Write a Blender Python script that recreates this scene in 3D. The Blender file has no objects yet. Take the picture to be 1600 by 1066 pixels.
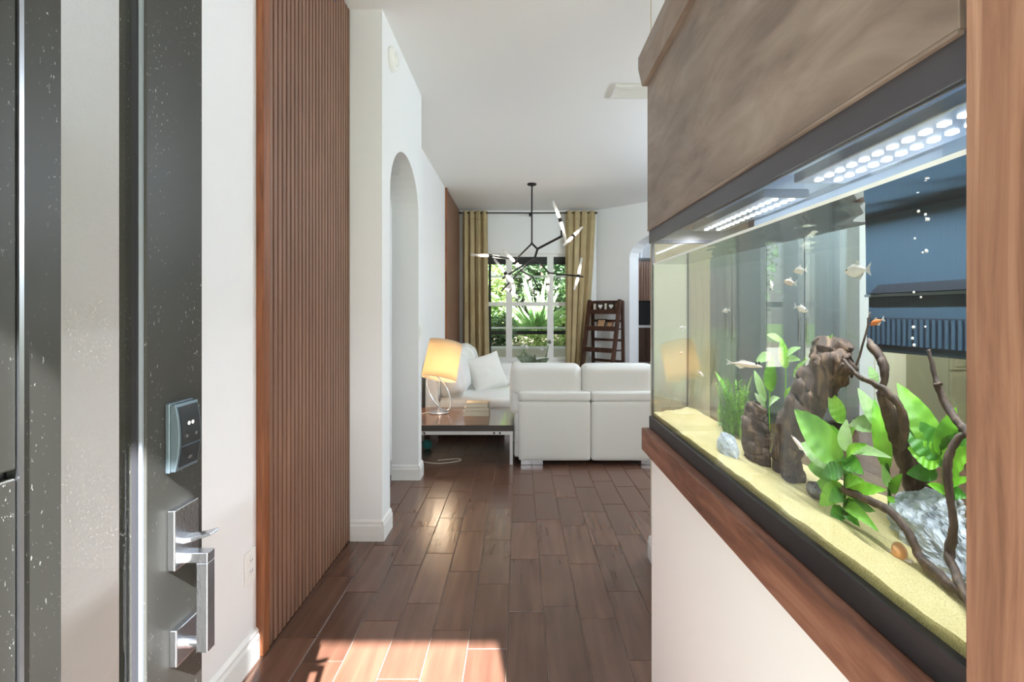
import bpy, bmesh, math, random
from mathutils import Vector, Matrix, noise as mnoise

random.seed(11)
sc = bpy.context.scene
C = sc.collection
# ------------------------------------------------------------------ camera
F = 800.0            # focal length in pixels of the 1600 px wide frame
CX, CY, CH = 812.0, 488.0, 1.31
cam_d = bpy.data.cameras.new('camera')
cam = bpy.data.objects.new('camera', cam_d); C.objects.link(cam)
cam.location = (0, 0, CH); cam.rotation_euler = (math.radians(90), 0, 0)
cam_d.sensor_fit = 'HORIZONTAL'; cam_d.sensor_width = 36.0; cam_d.lens = 36.0 * F / 1600.0
cam_d.shift_x = -(CX - 800) / 1600.0; cam_d.shift_y = (CY - 533) / 1600.0
cam_d.clip_start = 0.02; cam_d.clip_end = 200
sc.camera = cam
# ------------------------------------------------------------------ world, sun, exposure
sc.view_settings.view_transform = 'Standard'; sc.view_settings.look = 'None'
sc.view_settings.gamma = 1.0; sc.view_settings.use_curve_mapping = False
sc.view_settings.exposure = 0.34
cy = sc.cycles
cy.use_denoising = True
cy.max_bounces = 14; cy.diffuse_bounces = 5; cy.glossy_bounces = 6; cy.transmission_bounces = 10; cy.transparent_max_bounces = 24
cy.sample_clamp_indirect = 6.0; cy.blur_glossy = 1.0
SUN_DIR = Vector((-0.18, 1.0, -0.90)).normalized()
w = bpy.data.worlds.new('world'); sc.world = w; w.use_nodes = True
wn = w.node_tree; bg = wn.nodes['Background']
sky = wn.nodes.new('ShaderNodeTexSky'); sky.sky_type = 'NISHITA'; sky.sun_disc = False
sky.sun_elevation = math.asin(-SUN_DIR.z); sky.sun_rotation = math.radians(170); sky.air_density = 1.0; sky.dust_density = 2.5
mixw = wn.nodes.new('ShaderNodeMixRGB'); mixw.inputs[0].default_value = 0.6; mixw.inputs[2].default_value = (4.2, 4.2, 4.0, 1)
wn.links.new(sky.outputs[0], mixw.inputs[1]); wn.links.new(mixw.outputs[0], bg.inputs[0])
bg.inputs[1].default_value = 0.42
sd = bpy.data.lights.new('sun', 'SUN'); sd.energy = 48.0; sd.angle = math.radians(0.6); sd.color = (0.92, 0.96, 1.0)
sun = bpy.data.objects.new('sun', sd); C.objects.link(sun)
sun.rotation_euler = SUN_DIR.to_track_quat('-Z', 'Y').to_euler(); sun.location = (1, -6, 8)

def area_light(name, loc, size, power, direction, color=(1, 1, 1), size_y=None, shape='RECTANGLE', portal=False, spread=None):
    d = bpy.data.lights.new(name, 'AREA'); d.energy = power; d.color = color
    d.shape = shape; d.size = size
    if size_y: d.size_y = size_y
    if spread: d.spread = spread
    if portal: d.cycles.is_portal = True
    o = bpy.data.objects.new(name, d); C.objects.link(o); o.location = loc
    o.rotation_euler = Vector(direction).to_track_quat('-Z', 'Y').to_euler()
    return o

# portals that tell the renderer where the sky comes in
area_light('doorway_portal', (-0.15, -0.11, 1.03), 0.92, 1, (0, 1, 0), size_y=2.03, portal=True)
area_light('garden_window_portal', (0.17, 8.93, 1.4), 1.9, 1, (0, -1, 0), size_y=1.8, portal=True)
area_light('side_window_portal', (-1.85, 6.13, 1.4), 1.2, 1, (0, -1, 0), size_y=1.6, portal=True)
area_light('added_window_portal', (3.8, -.12, 1.55), 3.2, 1, (0, 1, 0), size_y=1.3, portal=True)

# ------------------------------------------------------------------ helpers
def at(x, y, Y):
    """the point that lies Y metres into the house along the sight line of a pixel of the photograph"""
    return Vector(((x - CX) / F * Y, Y, CH - (y - CY) / F * Y))

TX, TB = 0.408, 0.722      # the faces of the aquarium's water
def tk(x, y, depth):
    """a point DEPTH behind the aquarium's front, refraction at the water taken into account"""
    d = Vector(((x - CX) / F, 1.0, -(y - CY) / F))
    p = Vector((0, 0, CH)) + d * (TX / d.x)
    d.normalize()
    ty, tz = d.y / 1.33, d.z / 1.33
    tx = math.sqrt(max(1e-6, 1 - ty * ty - tz * tz))
    return p + Vector((1, ty / tx, tz / tx)) * depth

class MB:
    def __init__(s): s.v = []; s.f = []; s.m = []
    def add(s, vs, fs, mi=0):
        n = len(s.v); s.v += [Vector(v) for v in vs]
        s.f += [tuple(i + n for i in f) for f in fs]; s.m += [mi] * len(fs)
        return s
    def box(s, x0, x1, y0, y1, z0, z1, mi=0):
        vs = [(x, y, z) for z in (z0, z1) for y in (y0, y1) for x in (x0, x1)]
        return s.add(vs, [(0, 2, 3, 1), (4, 5, 7, 6), (0, 1, 5, 4), (2, 6, 7, 3), (0, 4, 6, 2), (1, 3, 7, 5)], mi)
    def bar(s, a, b, wx, wy, up=(0, 0, 1)):
        a, b = Vector(a), Vector(b); d = (b - a).normalized()
        u = Vector(up)
        if abs(d.dot(u)) > .95: u = Vector((0, 1, 0))
        r = d.cross(u).normalized(); u = r.cross(d).normalized()
        vs = []
        for p in (a, b):
            for i, j in ((-1, -1), (1, -1), (1, 1), (-1, 1)): vs.append(p + r * (i * wx / 2) + u * (j * wy / 2))
        return s.add(vs, [(0, 3, 2, 1), (4, 5, 6, 7), (0, 1, 5, 4), (1, 2, 6, 5), (2, 3, 7, 6), (3, 0, 4, 7)])
    def tube(s, pts, rad, n=10, caps=True, wob=0.0, seed=0, ell=1.0):
        pts = [Vector(p) for p in pts]; k = len(pts)
        if not hasattr(rad, '__len__'): rad = [rad] * k
        base = len(s.v); ref = None; vs = []
        for i, p in enumerate(pts):
            t = (pts[min(i + 1, k - 1)] - pts[max(i - 1, 0)]).normalized()
            if ref is None:
                ref = t.cross(Vector((0.3, 0.5, 0.8))).normalized()
            ref = (ref - t * ref.dot(t)).normalized(); b = t.cross(ref)
            for j in range(n):
                a = 2 * math.pi * j / n; r = rad[i]
                if wob:
                    r *= 1 + wob * mnoise.noise(Vector((math.cos(a) * 1.5 + seed * 7, math.sin(a) * 1.5, i * .16)))
                vs.append(p + ref * (math.cos(a) * r) + b * (math.sin(a) * r * ell))
        fs = [(i * n + j, i * n + (j + 1) % n, (i + 1) * n + (j + 1) % n, (i + 1) * n + j) for i in range(k - 1) for j in range(n)]
        if caps: fs += [tuple(range(n - 1, -1, -1)), tuple(range((k - 1) * n, k * n))]
        return s.add(vs, fs)
    def lathe(s, prof, n=24, M=None, caps=True):
        vs = []
        for r, z in prof:
            for j in range(n):
                a = 2 * math.pi * j / n; vs.append(Vector((r * math.cos(a), r * math.sin(a), z)))
        if M is not None: vs = [M @ v for v in vs]
        k = len(prof)
        fs = [(i * n + j, i * n + (j + 1) % n, (i + 1) * n + (j + 1) % n, (i + 1) * n + j) for i in range(k - 1) for j in range(n)]
        if caps: fs += [tuple(range(n - 1, -1, -1)), tuple(range((k - 1) * n, k * n))]
        return s.add(vs, fs)
    def grid(s, fn, nu, nv, mi=0):
        vs = [fn(i / nu, j / nv) for i in range(nu + 1) for j in range(nv + 1)]
        fs = [(i * (nv + 1) + j, (i + 1) * (nv + 1) + j, (i + 1) * (nv + 1) + j + 1, i * (nv + 1) + j + 1) for i in range(nu) for j in range(nv)]
        return s.add(vs, fs, mi)
    def prism(s, poly, axis, a, b):
        """poly: 2-D outline; axis 'x','y','z' is the extrusion axis from a to b"""
        def pt(p, t): return {'x': (t, p[0], p[1]), 'y': (p[0], t, p[1]), 'z': (p[0], p[1], t)}[axis]
        n = len(poly); vs = [pt(p, a) for p in poly] + [pt(p, b) for p in poly]
        fs = [(i, (i + 1) % n, n + (i + 1) % n, n + i) for i in range(n)] + [tuple(range(n - 1, -1, -1)), tuple(range(n, 2 * n))]
        return s.add(vs, fs)

def wloc(o):
    v = Vector((0, 0, 0))
    while o is not None: v += o.location; o = o.parent
    return v

def obj(name, mb, mats, parent=None, smooth=False, bevel=0.0, seg=2, subsurf=0, origin=None):
    me = bpy.data.meshes.new(name)
    org = Vector(origin) if origin is not None else (wloc(parent) if parent is not None else Vector((0, 0, 0)))
    me.from_pydata([tuple(v - org) for v in mb.v], [], mb.f)
    if not isinstance(mats, (list, tuple)): mats = [mats]
    for m in mats: me.materials.append(m)
    if any(mb.m): me.polygons.foreach_set('material_index', mb.m)
    bm = bmesh.new(); bm.from_mesh(me); bmesh.ops.recalc_face_normals(bm, faces=bm.faces); bm.to_mesh(me); bm.free()
    if smooth: me.polygons.foreach_set('use_smooth', [True] * len(me.polygons))
    me.update()
    o = bpy.data.objects.new(name, me); C.objects.link(o)
    if parent is not None:
        o.parent = parent; o.location = org - wloc(parent)
    else:
        o.location = org
    if bevel:
        b = o.modifiers.new('bevel', 'BEVEL'); b.width = bevel; b.segments = seg; b.limit_method = 'ANGLE'; b.harden_normals = False
        if seg > 1:
            me.polygons.foreach_set('use_smooth', [True] * len(me.polygons))
            b.harden_normals = True
    if subsurf:
        m = o.modifiers.new('subsurf', 'SUBSURF'); m.levels = subsurf; m.render_levels = subsurf
    return o

def thing(name, label, cat, loc=(0, 0, 0), group=None):
    o = bpy.data.objects.new(name, None); C.objects.link(o); o.location = loc; o.empty_display_size = .1
    o['label'] = label; o['category'] = cat
    if group: o['group'] = group
    return o
def tag(o, label, cat, group=None, kind=None):
    o['label'] = label; o['category'] = cat
    if group: o['group'] = group
    if kind: o['kind'] = kind
    return o
def struct(name, mb, m, label=None, parent=None, **k):
    o = obj(name, mb, m, parent, **k)
    if parent is None: o['kind'] = 'structure'
    if label: o['label'] = label
    return o
def copy_tree(o, parent=None):
    c = o.copy(); C.objects.link(c); c.parent = parent
    for ch in list(o.children): copy_tree(ch, c)
    return c
def smoothed(pts, sub=6):
    """Catmull-Rom through the points; works on tuples of any length"""
    P = [Vector(p) for p in pts]; out = []
    for i in range(len(P) - 1):
        p0, p1, p2, p3 = P[max(i - 1, 0)], P[i], P[i + 1], P[min(i + 2, len(P) - 1)]
        for k in range(sub):
            t = k / sub
            out.append(.5 * ((2 * p1) + (p2 - p0) * t + (2 * p0 - 5 * p1 + 4 * p2 - p3) * t * t + (3 * p1 - p0 - 3 * p2 + p3) * t ** 3))
    out.append(P[-1]); return out
def lerp_list(vals, n):
    out = []
    for i in range(n):
        t = i / (n - 1) * (len(vals) - 1); k = min(int(t), len(vals) - 2); out.append(vals[k] + (vals[k + 1] - vals[k]) * (t - k))
    return out

# ------------------------------------------------------------------ materials
def lin(r, g, b):
    f = lambda c: (c / 255 / 12.92) if c <= 10 else ((c / 255 + .055) / 1.055) ** 2.4
    return (f(r), f(g), f(b), 1)
def base_mat(name):
    m = bpy.data.materials.new(name); m.use_nodes = True
    nt = m.node_tree; return m, nt, nt.nodes['Principled BSDF']
def coords(nt, scale=(1, 1, 1), kind='Object', rnd=True):
    tc = nt.nodes.new('ShaderNodeTexCoord'); mp = nt.nodes.new('ShaderNodeMapping')
    mp.inputs['Scale'].default_value = scale
    if rnd:
        oi = nt.nodes.new('ShaderNodeObjectInfo'); mul = nt.nodes.new('ShaderNodeVectorMath'); mul.operation = 'SCALE'
        mul.inputs[0].default_value = (37.1, 61.7, 23.3); nt.links.new(oi.outputs['Random'], mul.inputs['Scale'])
        nt.links.new(mul.outputs[0], mp.inputs['Location'])
    nt.links.new(tc.outputs[kind], mp.inputs['Vector']); return mp.outputs[0]
def noise_tex(nt, vec, scale, detail=3, rough=.5, dist=0.0):
    n = nt.nodes.new('ShaderNodeTexNoise'); n.inputs['Scale'].default_value = scale; n.inputs['Detail'].default_value = detail
    n.inputs['Roughness'].default_value = rough; n.inputs['Distortion'].default_value = dist
    nt.links.new(vec, n.inputs['Vector']); return n.outputs['Fac']
def ramp(nt, fac, stops):
    r = nt.nodes.new('ShaderNodeValToRGB'); e = r.color_ramp.elements
    while len(e) > 1: e.remove(e[0])
    e[0].position = stops[0][0]; e[0].color = stops[0][1]
    for p, c in stops[1:]:
        x = e.new(p); x.color = c
    nt.links.new(fac, r.inputs[0]); return r.outputs[0]
def bump(nt, bsdf, height, strength, dist=.01):
    b = nt.nodes.new('ShaderNodeBump'); b.inputs['Strength'].default_value = strength; b.inputs['Distance'].default_value = dist
    nt.links.new(height, b.inputs['Height']); nt.links.new(b.outputs[0], bsdf.inputs['Normal']); return b
def plain(name, col, rough=.5, metal=0.0, bscale=0, bstr=0.0, var=0.0, vscale=6, spec=.5, coat=0.0):
    m, nt, b = base_mat(name)
    b.inputs['Base Color'].default_value = col; b.inputs['Roughness'].default_value = rough; b.inputs['Metallic'].default_value = metal
    b.inputs['Specular IOR Level'].default_value = spec; b.inputs['Coat Weight'].default_value = coat
    vec = coords(nt)
    if var:
        f = noise_tex(nt, vec, vscale, 4)
        c0 = tuple(x * (1 - var) for x in col[:3]) + (1,); c1 = tuple(min(1, x * (1 + var)) for x in col[:3]) + (1,)
        nt.links.new(ramp(nt, f, [(.3, c0), (.7, c1)]), b.inputs['Base Color'])
    if bstr: bump(nt, b, noise_tex(nt, vec, bscale, 3), bstr, .004)
    return m
def wood(name, dark, mid, light, scale=(30, 3, 30), rough=.4, bstr=.15, coat=0.0, sc2=3.0):
    m, nt, b = base_mat(name)
    vec = coords(nt, scale)
    f = noise_tex(nt, vec, 1.0, 6, .6, .6)
    col = ramp(nt, f, [(.28, dark), (.5, mid), (.74, light)])
    vec2 = coords(nt, tuple(x * .12 for x in scale)); f2 = noise_tex(nt, vec2, sc2, 3)
    mx = nt.nodes.new('ShaderNodeMixRGB'); mx.blend_type = 'MULTIPLY'; mx.inputs[0].default_value = .7
    nt.links.new(col, mx.inputs[1]); nt.links.new(ramp(nt, f2, [(.3, (.6, .58, .56, 1)), (.7, (1, 1, 1, 1))]), mx.inputs[2])
    nt.links.new(mx.outputs[0], b.inputs['Base Color'])
    b.inputs['Roughness'].default_value = rough; b.inputs['Coat Weight'].default_value = coat
    bump(nt, b, f, bstr, .002); return m
def emit(name, col, strength):
    m = bpy.data.materials.new(name); m.use_nodes = True; nt = m.node_tree; nt.nodes.remove(nt.nodes['Principled BSDF'])
    e = nt.nodes.new('ShaderNodeEmission'); e.inputs[0].default_value = col; e.inputs[1].default_value = strength
    nt.links.new(e.outputs[0], nt.nodes['Material Output'].inputs[0]); return m
def clear_pane(name, tint=(1, 1, 1, 1), ior=1.3, rough=0.0, speck=0.0, both=False):
    """clear sheet: what is behind it shows, what is before it reflects by the angle"""
    m = bpy.data.materials.new(name); m.use_nodes = True; nt = m.node_tree; nt.nodes.remove(nt.nodes['Principled BSDF'])
    fr = nt.nodes.new('ShaderNodeFresnel'); fr.inputs[0].default_value = ior
    t = nt.nodes.new('ShaderNodeBsdfTransparent'); t.inputs[0].default_value = tint
    g = nt.nodes.new('ShaderNodeBsdfGlossy'); g.inputs['Roughness'].default_value = rough
    mx = nt.nodes.new('ShaderNodeMixShader')
    fac = fr.outputs[0]
    if not both:      # a pane has two faces: only the one that looks outwards mirrors, leaving the pane there is no total reflection
        ge = nt.nodes.new('ShaderNodeNewGeometry'); sb = nt.nodes.new('ShaderNodeMath'); sb.operation = 'SUBTRACT'; sb.inputs[0].default_value = 1.0
        nt.links.new(ge.outputs['Backfacing'], sb.inputs[1]); ml = nt.nodes.new('ShaderNodeMath'); ml.operation = 'MULTIPLY'
        nt.links.new(sb.outputs[0], ml.inputs[0]); nt.links.new(fac, ml.inputs[1]); fac = ml.outputs[0]
    nt.links.new(fac, mx.inputs[0]); nt.links.new(t.outputs[0], mx.inputs[1]); nt.links.new(g.outputs[0], mx.inputs[2])
    out = mx
    if speck:
        d = nt.nodes.new('ShaderNodeBsdfDiffuse'); d.inputs[0].default_value = (.8, .8, .8, 1)
        f = noise_tex(nt, coords(nt, (1, 1, .7)), 330, 2, .7)
        f3 = noise_tex(nt, coords(nt), 9, 2)
        mu = nt.nodes.new('ShaderNodeMath'); mu.operation = 'MULTIPLY'
        nt.links.new(ramp(nt, f, [(.62, (0, 0, 0, 1)), (.72, (1, 1, 1, 1))]), mu.inputs[0])
        nt.links.new(ramp(nt, f3, [(.3, (0, 0, 0, 1)), (.7, (speck,) * 3 + (1,))]), mu.inputs[1])
        m2 = nt.nodes.new('ShaderNodeMixShader'); nt.links.new(mu.outputs[0], m2.inputs[0])
        nt.links.new(mx.outputs[0], m2.inputs[1]); nt.links.new(d.outputs[0], m2.inputs[2]); out = m2
    nt.links.new(out.outputs[0], nt.nodes['Material Output'].inputs[0]); return m
def glass_mat(name, col, ior, rough=0.0):
    m = bpy.data.materials.new(name); m.use_nodes = True; nt = m.node_tree; nt.nodes.remove(nt.nodes['Principled BSDF'])
    g = nt.nodes.new('ShaderNodeBsdfGlass'); g.inputs['Color'].default_value = col; g.inputs['IOR'].default_value = ior; g.inputs['Roughness'].default_value = rough
    nt.links.new(g.outputs[0], nt.nodes['Material Output'].inputs[0]); return m
def leaf_mat(name, c0, c1, c2, rough=.45, trans=.35, vs=18):
    m = bpy.data.materials.new(name); m.use_nodes = True; nt = m.node_tree; b = nt.nodes['Principled BSDF']
    vec = coords(nt); f = noise_tex(nt, vec, vs, 3)
    col = ramp(nt, f, [(.3, c0), (.5, c1), (.72, c2)])
    oi = nt.nodes.new('ShaderNodeObjectInfo'); hs = nt.nodes.new('ShaderNodeHueSaturation')
    mr = nt.nodes.new('ShaderNodeMapRange'); mr.inputs[3].default_value = .75; mr.inputs[4].default_value = 1.3
    nt.links.new(oi.outputs['Random'], mr.inputs[0]); nt.links.new(mr.outputs[0], hs.inputs['Value']); nt.links.new(col, hs.inputs['Color'])
    col = hs.outputs[0]
    nt.links.new(col, b.inputs['Base Color']); b.inputs['Roughness'].default_value = rough
    t = nt.nodes.new('ShaderNodeBsdfTranslucent'); nt.links.new(col, t.inputs[0])
    mx = nt.nodes.new('ShaderNodeMixShader'); mx.inputs[0].default_value = trans
    nt.links.new(b.outputs[0], mx.inputs[1]); nt.links.new(t.outputs[0], mx.inputs[2])
    nt.links.new(mx.outputs[0], nt.nodes['Material Output'].inputs[0]); return m

M = {}
M['white'] = plain('wall paint', lin(234, 234, 234), .65, bscale=90, bstr=.06)
M['ceiling'] = plain('ceiling paint', lin(238, 238, 238), .8, bscale=140, bstr=.15)
M['trim'] = plain('trim paint', lin(234, 233, 230), .35)
M['beige'] = plain('beige paint', lin(212, 205, 178), .6)
M['grout'] = plain('grout', lin(140, 122, 110), .8, bscale=80, bstr=.1)
# hand-scraped plank tile
def plank_mat():
    m, nt, b = base_mat('plank tile')
    v = coords(nt, (22, 2.0, 10)); f = noise_tex(nt, v, 1.0, 2, .5, .2)
    col = ramp(nt, f, [(.25, lin(82, 54, 42)), (.5, lin(93, 63, 49)), (.75, lin(105, 74, 58))])
    oi = nt.nodes.new('ShaderNodeObjectInfo'); hs = nt.nodes.new('ShaderNodeHueSaturation')
    mr = nt.nodes.new('ShaderNodeMapRange'); mr.inputs[3].default_value = .82; mr.inputs[4].default_value = 1.18
    nt.links.new(oi.outputs['Random'], mr.inputs[0]); nt.links.new(mr.outputs[0], hs.inputs['Value']); nt.links.new(col, hs.inputs['Color'])
    nt.links.new(hs.outputs[0], b.inputs['Base Color'])
    v2 = coords(nt, (34, 3.6, 10)); f2 = noise_tex(nt, v2, 1.0, 0, .4, .25)
    v3 = coords(nt, (240, 14, 60)); f3 = noise_tex(nt, v3, 1.0, 2)
    add = nt.nodes.new('ShaderNodeMath'); add.operation = 'MULTIPLY_ADD'; add.inputs[1].default_value = .0
    nt.links.new(f3, add.inputs[0]); nt.links.new(f2, add.inputs[2])
    bump(nt, b, add.outputs[0], .24, .004)
    b.inputs['Roughness'].default_value = .26; b.inputs['Specular IOR Level'].default_value = .75
    return m
M['plank'] = plank_mat()
M['slat'] = wood('slat veneer', lin(122, 88, 69), lin(133, 97, 77), lin(144, 107, 86), (60, 60, 4), .45, .08)
M['slat_trim'] = wood('slat panel trim', lin(104, 58, 30), lin(140, 82, 46), lin(160, 100, 60), (60, 60, 4), .4, .1)
M['felt'] = plain('dark felt', lin(20, 14, 12), .95, bscale=300, bstr=.3)
M['walnut'] = wood('stained walnut', lin(78, 46, 34), lin(122, 80, 62), lin(158, 114, 92), (34, 5, 34), .5, .2)
M['walnut_post'] = wood('walnut post', lin(112, 76, 58), lin(150, 108, 86), lin(178, 138, 114), (60, 60, 4), .5, .15)
M['valance'] = wood('brushed brown stain', lin(104, 88, 78), lin(136, 118, 106), lin(158, 142, 130), (9, 4, 14), .45, .12, sc2=4)
M['darkwood'] = wood('dark brown wood', lin(50, 30, 20), lin(74, 46, 33), lin(92, 60, 44), (40, 40, 5), .4, .08)
M['black_plastic'] = plain('black frame', lin(38, 37, 40), .38)
M['band'] = plain('dark rim', lin(62, 60, 66), .35)
M['door'] = None
def door_mat():
    m, nt, b = base_mat('charcoal door paint')
    f = noise_tex(nt, coords(nt, (1, 1, .45)), 260, 2, .7); f3 = noise_tex(nt, coords(nt, (1, 1, .25)), 10, 3)
    mu = nt.nodes.new('ShaderNodeMath'); mu.operation = 'MULTIPLY'
    nt.links.new(ramp(nt, f, [(.665, (0, 0, 0, 1)), (.72, (1, 1, 1, 1))]), mu.inputs[0])
    nt.links.new(ramp(nt, f3, [(.42, (0, 0, 0, 1)), (.62, (.75,) * 3 + (1,))]), mu.inputs[1])
    mx = nt.nodes.new('ShaderNodeMixRGB'); nt.links.new(mu.outputs[0], mx.inputs[0])
    mx.inputs[1].default_value = lin(54, 53, 49); mx.inputs[2].default_value = lin(205, 205, 200)
    nt.links.new(mx.outputs[0], b.inputs['Base Color']); b.inputs['Roughness'].default_value = .42; b.inputs['Specular IOR Level'].default_value = .25
    return m
M['door'] = door_mat()
M['chrome'] = plain('satin chrome', lin(196, 198, 204), .22, 1.0, bscale=200, bstr=.05)
M['steel'] = plain('brushed steel', lin(176, 177, 180), .3, 1.0)
M['lock_side'] = plain('lock casing', lin(104, 118, 126), .4, .6)
M['reveal'] = plain('grey glazing bead', lin(122, 128, 134), .5)
M['lock_face'] = plain('lock keypad', lin(38, 40, 43), .25)
M['white_plastic'] = plain('white plastic', lin(236, 236, 232), .35)
M['leather'] = plain('white leather', lin(226, 225, 222), .45, bscale=160, bstr=.08)
M['linen'] = plain('pale linen', lin(222, 220, 214), .85, bscale=220, bstr=.25)
M['curtain'] = plain('gold curtain cloth', lin(168, 150, 112), .7, bscale=300, bstr=.15, var=.08)
M['bronze'] = plain('dark bronze', lin(52, 46, 42), .4, .7)
M['iron'] = plain('black iron', lin(34, 33, 33), .42, .5)
M['pane'] = clear_pane('window glass', (.97, .985, .98, 1), 1.25)
M['door_pane'] = clear_pane('door glass', (.95, .955, .95, 1), 1.32, .02, .28)
M['tank_pane'] = clear_pane('aquarium glass', (.985, .99, .985, 1), 1.28)
M['water_side'] = glass_mat('water seen through the side', (.97, .985, .95, 1), 1.33)
M['water_top'] = clear_pane('water surface', (.98, .99, 1, 1), 1.33, both=True)
M['lid'] = clear_pane('aquarium lid', (.97, .985, 1, 1), 1.25)
M['hood_glow'] = plain('hood inside glow', lin(186, 204, 226), .5)  # hazy bluish glow of the light bars put into the paint
M['led'] = emit('led', (.8, .9, 1, 1), 12); M['led'].cycles.emission_sampling = 'NONE'
def sand_mat():
    m, nt, b = base_mat('aquarium sand')
    f = noise_tex(nt, coords(nt), 420, 3, .7); f2 = noise_tex(nt, coords(nt), 14, 3)
    col = ramp(nt, f, [(.3, lin(150, 132, 84)), (.42, lin(205, 190, 138)), (.7, lin(226, 214, 166))])
    mx = nt.nodes.new('ShaderNodeMixRGB'); mx.blend_type = 'MULTIPLY'; mx.inputs[0].default_value = .5; nt.links.new(col, mx.inputs[1])
    nt.links.new(ramp(nt, f2, [(.35, (.82, .78, .66, 1)), (.65, (1, 1, 1, 1))]), mx.inputs[2]); nt.links.new(mx.outputs[0], b.inputs['Base Color'])
    b.inputs['Roughness'].default_value = .9; bump(nt, b, f, .5, .003); return m
M['sand'] = sand_mat()
M['drift'] = wood('driftwood', lin(26, 19, 15), lin(62, 46, 37), lin(132, 106, 82), (70, 70, 18), .85, 1.0)
M['branch'] = wood('dark branch', lin(32, 23, 19), lin(60, 45, 36), lin(96, 77, 60), (90, 90, 30), .75, .8)
M['slate'] = wood('layered grey stone', lin(88, 96, 104), lin(166, 174, 182), lin(222, 228, 232), (14, 26, 60), .8, .8)
M['darkrock'] = plain('dark rock', lin(86, 84, 84), .8, bscale=60, bstr=.8, var=.5, vscale=30)
M['leaf_a'] = leaf_mat('broad water leaf', lin(70, 128, 26), lin(112, 172, 48), lin(150, 200, 76))
M['leaf_b'] = leaf_mat('pale water leaf', lin(128, 172, 96), lin(164, 200, 136), lin(196, 220, 176))
M['leaf_c'] = leaf_mat('deep water leaf', lin(36, 86, 22), lin(62, 122, 36), lin(96, 154, 54))
M['moss'] = leaf_mat('moss stem', lin(84, 136, 34), lin(120, 176, 56), lin(168, 210, 96))
M['fish_white'] = plain('pale fish', lin(236, 232, 230), .3, var=.08, vscale=60)
M['fish_pink'] = plain('translucent pink fish', lin(226, 208, 200), .3, var=.1, vscale=60)
M['fish_orange'] = plain('orange fish', lin(190, 112, 66), .35, var=.2, vscale=60)
M['fish_fin'] = leaf_mat('fish fin', lin(206, 206, 206), lin(220, 220, 220), lin(236, 236, 236), .3, .5)
M['eye'] = plain('fish eye', lin(20, 20, 22), .1)
M['filter'] = plain('dark blue filter plastic', lin(40, 58, 72), .35, bscale=30, bstr=.05)
M['filter_dark'] = plain('filter slot', lin(22, 30, 40), .5)
M['snail'] = plain('snail shell', lin(206, 150, 100), .35, var=.3, vscale=40)
M['shade'] = None
def shade_mat():
    m = bpy.data.materials.new('lamp shade cloth'); m.use_nodes = True; nt = m.node_tree; b = nt.nodes['Principled BSDF']
    b.inputs['Base Color'].default_value = (.72, .58, .40, 1); b.inputs['Roughness'].default_value = .9
    t = nt.nodes.new('ShaderNodeBsdfTranslucent'); t.inputs[0].default_value = (.88, .74, .52, 1)
    mx = nt.nodes.new('ShaderNodeMixShader'); mx.inputs[0].default_value = .5
    nt.links.new(b.outputs[0], mx.inputs[1]); nt.links.new(t.outputs[0], mx.inputs[2]); nt.links.new(mx.outputs[0], nt.nodes['Material Output'].inputs[0])
    return m
M['shade'] = shade_mat()
M['bulb'] = emit('warm bulb', (1, .78, .5, 1), 5)
M['tube_glass'] = None
def tube_mat():
    m = bpy.data.materials.new('frosted glass tube'); m.use_nodes = True; nt = m.node_tree; nt.nodes.remove(nt.nodes['Principled BSDF'])
    t = nt.nodes.new('ShaderNodeBsdfTransparent'); t.inputs[0].default_value = (.98, .98, .98, 1)
    d = nt.nodes.new('ShaderNodeBsdfTranslucent'); d.inputs[0].default_value = (.95, .94, .92, 1)
    d2 = nt.nodes.new('ShaderNodeBsdfDiffuse'); d2.inputs[0].default_value = (.95, .95, .95, 1)
    ad = nt.nodes.new('ShaderNodeMixShader'); ad.inputs[0].default_value = .5
    nt.links.new(d.outputs[0], ad.inputs[1]); nt.links.new(d2.outputs[0], ad.inputs[2])
    mx = nt.nodes.new('ShaderNodeMixShader'); mx.inputs[0].default_value = .38
    nt.links.new(t.outputs[0], mx.inputs[1]); nt.links.new(ad.outputs[0], mx.inputs[2]); nt.links.new(mx.outputs[0], nt.nodes['Material Output'].inputs[0]); return m
M['tube_glass'] = tube_mat()
M['tube_bulb'] = emit('chandelier bulb', (1, .86, .66, 1), 30)
M['table_wood'] = wood('table veneer', lin(74, 46, 30), lin(104, 68, 46), lin(128, 88, 62), (6, 40, 40), .22, .03, coat=.3)
M['table_edge'] = plain('dark table edge', lin(52, 44, 42), .35)
M['white_metal'] = plain('pale grey metal', lin(200, 200, 200), .35, .3)
M['paper'] = plain('book pages', lin(216, 208, 190), .85, bscale=400, bstr=.2)
M['book_a'] = plain('beige book cover', lin(196, 176, 148), .5, var=.2, vscale=25)
M['book_b'] = plain('grey book cover', lin(150, 146, 138), .5)
M['book_c'] = plain('cream book cover', lin(208, 200, 182), .5)
M['teal'] = plain('teal rubber', lin(40, 128, 128), .4)
M['cordw'] = plain('white cord', lin(206, 204, 198), .5)
M['orchid_leaf'] = leaf_mat('orchid leaf', lin(52, 62, 46), lin(78, 88, 66), lin(112, 120, 98), .6, .05)
M['orchid_petal'] = plain('pale petal', lin(206, 204, 200), .6)
M['pot'] = plain('white ceramic', lin(224, 222, 216), .25)
M['black_gloss'] = plain('black glass', lin(14, 14, 16), .12)
M['stone_top'] = plain('pale worktop', lin(206, 204, 200), .25, var=.06)
M['olive'] = plain('olive cabinet paint', lin(140, 134, 108), .4)
M['backdrop'] = plain('grey pantry paint', lin(104, 110, 110), .45)
M['backdrop_b'] = plain('darker grey pantry panel', lin(84, 92, 94), .45)
M['shade_dark'] = plain('dark roller shade', lin(44, 46, 44), .8)
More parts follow.
